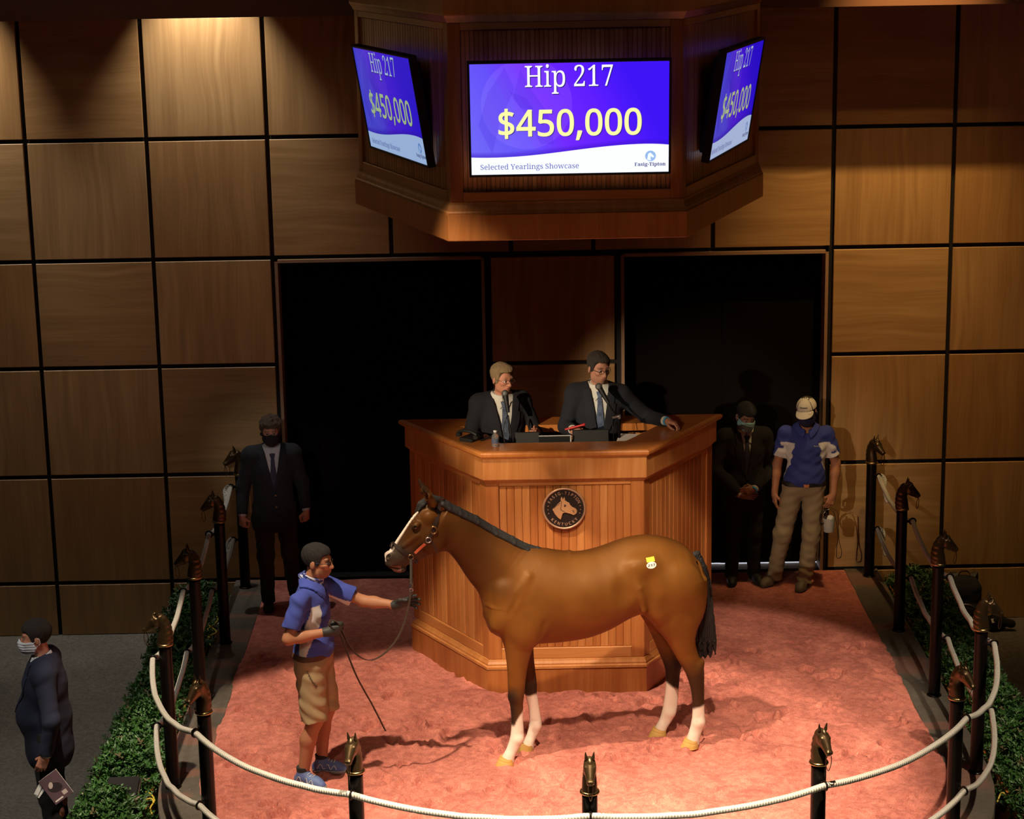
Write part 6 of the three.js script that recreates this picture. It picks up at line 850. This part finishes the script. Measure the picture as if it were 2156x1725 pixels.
{ // microphones on the podium
  const mic = (t, tip, tail) => { const d = nrm(sub3(tip, tail)), head = new THREE.SphereGeometry(0.029, 18, 14); head.scale(1, 1, 1); part('grille', at(head, ...tip), std([0.2, 0.2, 0.2], { metalness: 0.7, roughness: 0.5, bumpMap: noiseBump, bumpScale: 0.002 }), t); const g = new THREE.CylinderGeometry(0.023, 0.013, 0.14, 16); g.applyQuaternion(new THREE.Quaternion().setFromUnitVectors(new THREE.Vector3(0, 1, 0), new THREE.Vector3(...d))); part('handle', at(g, ...add3(tip, d, -0.085)), M.blackPlastic, t); };
  const base = (x, z) => at(lathe([[0, 0], [0.085, 0], [0.085, 0.01], [0.06, 0.02], [0.012, 0.024], [0, 0.024]]), x, 1.807, z);
  const a = thing('microphone', 'black microphone on a thin desk stand before the sandy-haired speaker', 'microphone', [0, 0, 0], 0, 'podium microphones'); part('stand_base', base(-0.4, 2.6), M.blackPlastic, a); part('stand_pole', join([tube([[-0.4, 1.82, 2.6], [-0.41, 2.0, 2.585], [-0.432, 2.17, 2.52]], 0.007, 16), tube([[-0.44, 2.17, 2.53], [-0.47, 2.06, 2.56], [-0.455, 1.95, 2.6], [-0.41, 1.97, 2.61], [-0.39, 1.84, 2.62]], 0.0035, 30, 6)]), M.gloss, a); mic(a, [-0.452, 2.335, 2.46], [-0.43, 2.19, 2.52]);
  const b = thing('microphone', 'black microphone on a boom stand before the dark-haired auctioneer', 'microphone', [0, 0, 0], 0, 'podium microphones'); part('stand_base', base(0.45, 2.58), M.blackPlastic, b); part('stand_pole', tube([[0.45, 1.82, 2.58], [0.45, 2.15, 2.54]], 0.011, 6), M.gloss, b); part('boom', tube([[0.47, 2.13, 2.53], [0.42, 2.17, 2.52], [0.365, 2.25, 2.5]], 0.006, 12), M.gloss, b); part('clamp', join([at(cbox(0.07, 0.018, 0.02, 0.003), 0.43, 2.15, 2.545, 0, 0, 0.3), at(new THREE.CylinderGeometry(0.012, 0.012, 0.04, 12), 0.45, 2.145, 2.545, 0, Math.PI / 2)]), M.steel, b); part('cable', tube([[0.36, 2.26, 2.5], [0.385, 2.18, 2.515], [0.4, 2.06, 2.53], [0.41, 1.94, 2.56], [0.44, 1.83, 2.6]], 0.004, 30, 6), M.blackPlastic, b); mic(b, [0.295, 2.375, 2.45], [0.36, 2.265, 2.5]);
}
{ // desk equipment
  const scr = (name, label, cat, x, w, h, y0, extra) => { const t = thing(name, label, cat, [x, 1.807, 2.63]); const s = part('screen', cbox(w, h, 0.02, 0.006), M.blackPlastic, t); s.position.set(0, y0 + h / 2, 0); s.rotation.x = -0.22; part('screen_stand', at(cbox(w * 0.4, y0 + 0.06, 0.03, 0.004), 0, (y0 + 0.06) / 2, -0.03), M.blackPlastic, t); part('stand_foot', at(cbox(w * 0.6, 0.012, 0.13, 0.004), 0, 0.006, -0.03), M.blackPlastic, t); if (extra) extra(t); return t; };
  scr('desk_monitor', 'small black desk monitor behind the ledge, left of the laptop', 'monitor', -0.285, 0.2, 0.15, 0.1);
  { const t = thing('laptop', 'open laptop with a black lid and pale rim between the two desk monitors', 'laptop', [-0.065, 1.807, 2.63]); const lid = part('lid', cbox(0.25, 0.2, 0.01, 0.005), M.blackPlastic, t); lid.position.set(0, 0.125, 0.03); lid.rotation.x = 0.12; const rim = part('rim', join([at(cbox(0.254, 0.006, 0.013, 0.002), 0, 0.228, 0.043), at(cbox(0.01, 0.2, 0.012, 0.002), 0.125, 0.125, 0.031, 0, 0.12)]), std([0.6, 0.6, 0.6]), t); part('keyboard_deck', at(cbox(0.25, 0.014, 0.19, 0.004), 0, 0.007, -0.09), M.blackPlastic, t); part('lid_stand', at(cbox(0.22, 0.03, 0.03, 0.003), 0, 0.015, 0.02), M.blackPlastic, t); }
  scr('desk_monitor', 'wide black desk monitor behind the ledge before the dark-haired auctioneer', 'monitor', 0.22, 0.29, 0.16, 0.1);
  { const t = thing('paper_pile', 'pile of white sale papers with a yellow highlight on the desk', 'papers', [0.545, 1.807, 2.57], -0.3); const r = rng(9); part('sheets', join([...Array(7)].map((_, i) => at(new THREE.BoxGeometry(0.2, 0.021, 0.2), (r() - 0.5) * 0.02, 0.012 + i * 0.0225, (r() - 0.5) * 0.02, (r() - 0.5) * 0.2))), M.paper, t); part('top_sheet', at(new THREE.BoxGeometry(0.21, 0.002, 0.18), 0, 0.173, 0.01, 0.1, 0.12), M.paper, t); part('yellow_highlight', at(new THREE.BoxGeometry(0.035, 0.0015, 0.15), 0.06, 0.176, 0.01, 0.1, 0.12), std([0.8, 0.75, 0.05]), t); }
  { const t = thing('water_bottle', 'small clear plastic water bottle standing on the podium ledge', 'bottle', [-0.535, 2.0065, 2.85]); part('bottle_shell', lathe([[0, 0], [0.026, 0], [0.03, 0.006], [0.028, 0.015], [0.03, 0.022], [0.03, 0.075], [0.027, 0.085], [0.014, 0.105], [0.0125, 0.112], [0, 0.112]], 22), new THREE.MeshPhysicalMaterial({ color: 0xffffff, roughness: 0.08, transmission: 0.9, thickness: 0.03, ior: 1.33 }), t); part('bottle_label', lathe([[0.0302, 0.028], [0.0308, 0.028], [0.0308, 0.062], [0.0302, 0.062]], 22), std([0.07, 0.09, 0.16]), t); part('bottle_cap', at(lathe([[0, 0], [0.0145, 0], [0.0145, 0.014], [0, 0.014]], 18), 0, 0.112, 0), std([0.7, 0.7, 0.72]), t); }
  { const t = thing('desk_telephone', 'black desk telephone lying on the left slope of the podium ledge', 'telephone', [-0.725, 2.007, 2.64], 0.95); part('phone_base', at(cbox(0.17, 0.03, 0.13, 0.01), 0, 0.015, 0), M.blackPlastic, t); part('keypad', at(cbox(0.08, 0.006, 0.08, 0.002), 0.03, 0.033, 0.01), M.gloss, t); part('handset', join([tube([[-0.05, 0.06, -0.09], [-0.055, 0.08, -0.04], [-0.055, 0.08, 0.04], [-0.05, 0.06, 0.09]], 0.013, 20), at(cbox(0.045, 0.03, 0.045, 0.01), -0.05, 0.045, -0.085), at(cbox(0.045, 0.03, 0.045, 0.01), -0.05, 0.045, 0.085)]), M.blackPlastic, t); part('coiled_cord', (() => { const p = []; for (let i = 0; i < 90; i++) { const a = i * 0.9; p.push([-0.02 + i * 0.0022, 0.012 + 0.006 * Math.sin(a), 0.1 + 0.006 * Math.cos(a)]); } return tube(p, 0.0022, 260, 5); })(), M.blackPlastic, t); }
  { const t = thing('red_gavel', 'red pen-like gavel held in the dark-haired auctioneer\'s right hand', 'gavel'); part('handle', tube([[0.02, 2.05, 2.54], [0.1, 2.075, 2.56], [0.165, 2.095, 2.575]], 0.009, 10), std([0.5, 0.02, 0.02], { roughness: 0.4 }), t); part('tip', at(new THREE.SphereGeometry(0.013, 12, 8), 0.17, 2.097, 2.577), std([0.5, 0.02, 0.02], { roughness: 0.4 }), t); }
}
{ // backpack and a small bag against the right wall
  const t = thing('backpack', 'black backpack standing on the carpet beyond the right hedge, against the panelled wall', 'backpack', [3.77, FLOOR, 0.27], -0.15);
  const f = U(0.03, [rbox([0, 0.24, 0], [0.155, 0.23, 0.105], 0.08), rbox([0, 0.15, 0.09], [0.12, 0.12, 0.05], 0.045), ell([0, 0.46, -0.02], [0.12, 0.05, 0.08])]); part('bag_body', surf((x, y, z) => smax(f(x, y, z) + wr(x, y, z, 0.004), -y + 0.002, 0.01), [-0.22, -0.01, -0.18], [0.22, 0.56, 0.22], 0.009, col([0.012, 0.012, 0.016], 0.25)), M.vcCloth, t);
  part('carry_handle', strap([[-0.06, 0.49, -0.03], [-0.04, 0.54, -0.03], [0.03, 0.545, -0.03], [0.06, 0.49, -0.03]], 0.025, 0.006, () => new THREE.Vector3(0, 0, 1), 20), M.blackPlastic, t); part('pocket_zip', tube([[-0.1, 0.24, 0.135], [-0.05, 0.275, 0.128], [0.05, 0.275, 0.128], [0.1, 0.24, 0.135]], 0.004, 20, 5), M.steel, t); for (const s of [-1, 1]) part('shoulder_strap', strap([[s * 0.07, 0.47, -0.08], [s * 0.1, 0.5, -0.13], [s * 0.11, 0.3, -0.16], [s * 0.1, 0.06, -0.11]], 0.05, 0.012, () => new THREE.Vector3(1, 0, 0), 20), M.blackPlastic, t);
  const b = thing('shoulder_bag', 'small black bag with a white tag on the carpet beside the backpack', 'bag', [4.06, FLOOR, 0.33], 0.3); const g = U(0.02, [rbox([0, 0.07, 0], [0.085, 0.07, 0.06], 0.04), cone([0.05, 0.09, 0.04], [0.12, 0.07, 0.07], 0.035, 0.04)]); part('bag_body', surf((x, y, z) => smax(g(x, y, z), -y + 0.002, 0.008), [-0.12, -0.01, -0.1], [0.2, 0.18, 0.14], 0.007, col([0.01, 0.01, 0.011], 0.2)), M.vcCloth, b); part('white_tag', at(cbox(0.05, 0.04, 0.006, 0.002), -0.055, 0.115, 0.05, 0.2, -0.5), M.paper, b); part('strap', tube([[-0.07, 0.12, 0], [-0.03, 0.18, 0.02], [0.05, 0.16, 0.02], [0.07, 0.11, 0.01]], 0.006, 20), M.blackPlastic, b);
}
{ // catalogue in the passing man's hand
  const t = thing('sale_catalogue', 'printed sale catalogue held low by the person in the white mask', 'booklet', [-3.675, 0.13, 4.945]); t.rotation.set(-0.25, 0.12, 0.62);
  const cv = document.createElement('canvas'); cv.width = 256; cv.height = 340; const c = cv.getContext('2d'); c.fillStyle = '#57424a'; c.fillRect(0, 0, 256, 340); c.fillStyle = '#2c2226'; c.beginPath(); c.ellipse(120, 170, 85, 60, 0.4, 0, 7); c.fill(); c.fillStyle = '#b9a9a0'; c.beginPath(); c.ellipse(90, 120, 26, 40, 0.7, 0, 7); c.fill(); c.fillRect(150, 250, 60, 50); c.fillStyle = '#d8d0c8'; c.fillRect(20, 300, 110, 18); const tx = new THREE.CanvasTexture(cv); tx.colorSpace = THREE.SRGBColorSpace;
  part('pages', cbox(0.15, 0.205, 0.012, 0.002), M.paper, t); part('cover', at(new THREE.PlaneGeometry(0.15, 0.205), 0, 0, 0.0075), std(0xffffff, { map: tx, roughness: 0.5 }), t); part('loose_sheets', join([at(new THREE.BoxGeometry(0.03, 0.09, 0.003), -0.105, 0.06, -0.01, 0, 0, -1.1), at(new THREE.BoxGeometry(0.03, 0.09, 0.003), -0.105, 0.035, -0.016, 0, 0, -1.25)]), M.paper, t);
}
{ // the groom's grooming cup and strap
  const t = thing('plastic_cup', 'clear plastic cup with a white sponge hanging from the groom\'s left hand', 'cup', [2.452, 0.545, 0.57]); part('cup_wall', lathe([[0, 0], [0.042, 0], [0.045, 0.004], [0.056, 0.13], [0.053, 0.13], [0.043, 0.008], [0, 0.008]], 26), new THREE.MeshPhysicalMaterial({ color: 0xe8e8e4, roughness: 0.3, transmission: 0.5, thickness: 0 }), t); const sp = U(0.02, [ell([0, 0.06, 0], [0.036, 0.055, 0.036]), ell([0.01, 0.125, 0.0], [0.034, 0.03, 0.034])]); part('sponge', surf((x, y, z) => sp(x, y, z) + wr(x * 3, y * 3, z * 3, 0.004), [-0.06, -0.01, -0.06], [0.06, 0.17, 0.06], 0.006, col([0.6, 0.58, 0.55])), M.vcCloth, t); part('wire_handle', tube([[-0.054, 0.12, 0], [-0.05, 0.17, 0], [0, 0.21, 0], [0.05, 0.17, 0], [0.054, 0.12, 0]], 0.0025, 30, 6), M.steel, t);
  const s = thing('leather_strap', 'dark leather lead strap looped from the groom\'s left hand', 'strap', [0, 0, 0]); part('strap_loop', strap([[2.46, 0.77, 0.57], [2.52, 0.74, 0.58], [2.535, 0.6, 0.585], [2.548, 0.45, 0.585], [2.57, 0.36, 0.585], [2.56, 0.3, 0.585], [2.53, 0.3, 0.585], [2.525, 0.38, 0.585], [2.535, 0.5, 0.58], [2.515, 0.65, 0.575], [2.49, 0.74, 0.565]], 0.014, 0.004, () => new THREE.Vector3(0, 0.1, 1), 60), M.leather, s); part('coil', tube([[2.43, 0.75, 0.57], [2.385, 0.73, 0.58], [2.37, 0.66, 0.585], [2.39, 0.62, 0.585], [2.42, 0.66, 0.58], [2.43, 0.73, 0.575]], 0.008, 30, 6), M.leather, s);
}
{ // floodlights tucked in by the hedges, and loose yellow cords
  const fl = (label, pos, turn, rx) => { const t = thing('floodlight', label, 'floodlight', pos, turn, 'floodlights by the hedges'); t.rotation.order = 'YXZ'; t.rotation.x = rx; part('lamp_case', join([cbox(0.22, 0.05, 0.26, 0.012), at(cbox(0.17, 0.04, 0.2, 0.01), 0, -0.04, 0)]), M.blackPlastic, t); part('glass', at(new THREE.BoxGeometry(0.18, 0.004, 0.2), -0.01, 0.0265, 0), std([0.02, 0.02, 0.022], { roughness: 0.15 }), t); part('yoke', tube([[0.118, 0.0, -0.13], [0.122, 0.02, 0.0], [0.118, 0.0, 0.12]], 0.006, 12), M.steel, t); return t; };
  fl('black floodlight with a steel yoke nestled in the left hedge near the frame edge', [-3.2, 0.12, 4.97], 0.05, 0.12); fl('black floodlight beside the yellow cable at the foot of the right hedge', [3.12, -0.14, 4.92], 2.8, 0.2);
  const ym = std([0.62, 0.47, 0.05], { roughness: 0.5 }); const cord = (label, lines) => { const t = thing('yellow_cord', label, 'cord', [0, 0, 0], 0, 'loose yellow cords'); part('cord_line', join(lines.map((l) => tube(l, 0.006, l.length * 8, 6))), ym, t); };
  cord('thin tangled yellow cord at the far end of the left hedge', [[[-3.07, 0.0, 0.85], [-3.1, 0.03, 1.0], [-3.05, 0.02, 1.15], [-3.09, 0.03, 1.3], [-3.0, 0.01, 1.45], [-3.05, 0.02, 1.6], [-3.01, 0.0, 1.77]], [[-3.1, 0.02, 0.95], [-3.02, 0.03, 1.2], [-3.08, 0.02, 1.42], [-3.02, 0.01, 1.66]]]);
  cord('thin yellow cord lying by the floodlight in the left hedge', [[[-3.09, 0.03, 4.83], [-3.04, 0.03, 4.85], [-2.99, 0.01, 4.93], [-3.0, 0.0, 5.05], [-2.97, 0.0, 5.15]], [[-3.06, 0.02, 4.95], [-3.01, 0.02, 4.93], [-2.985, 0.01, 4.99]], [[-3.0, 0.0, 4.5], [-2.99, 0.01, 4.38], [-2.985, 0.0, 4.25]]]);
  cord('yellow cable arching beside the right floodlight', [[[2.95, -0.05, 5.1], [2.99, 0.0, 5.06], [3.04, -0.02, 5.1], [3.08, -0.08, 5.2]]]);
}
renderer.render(scene, camera);
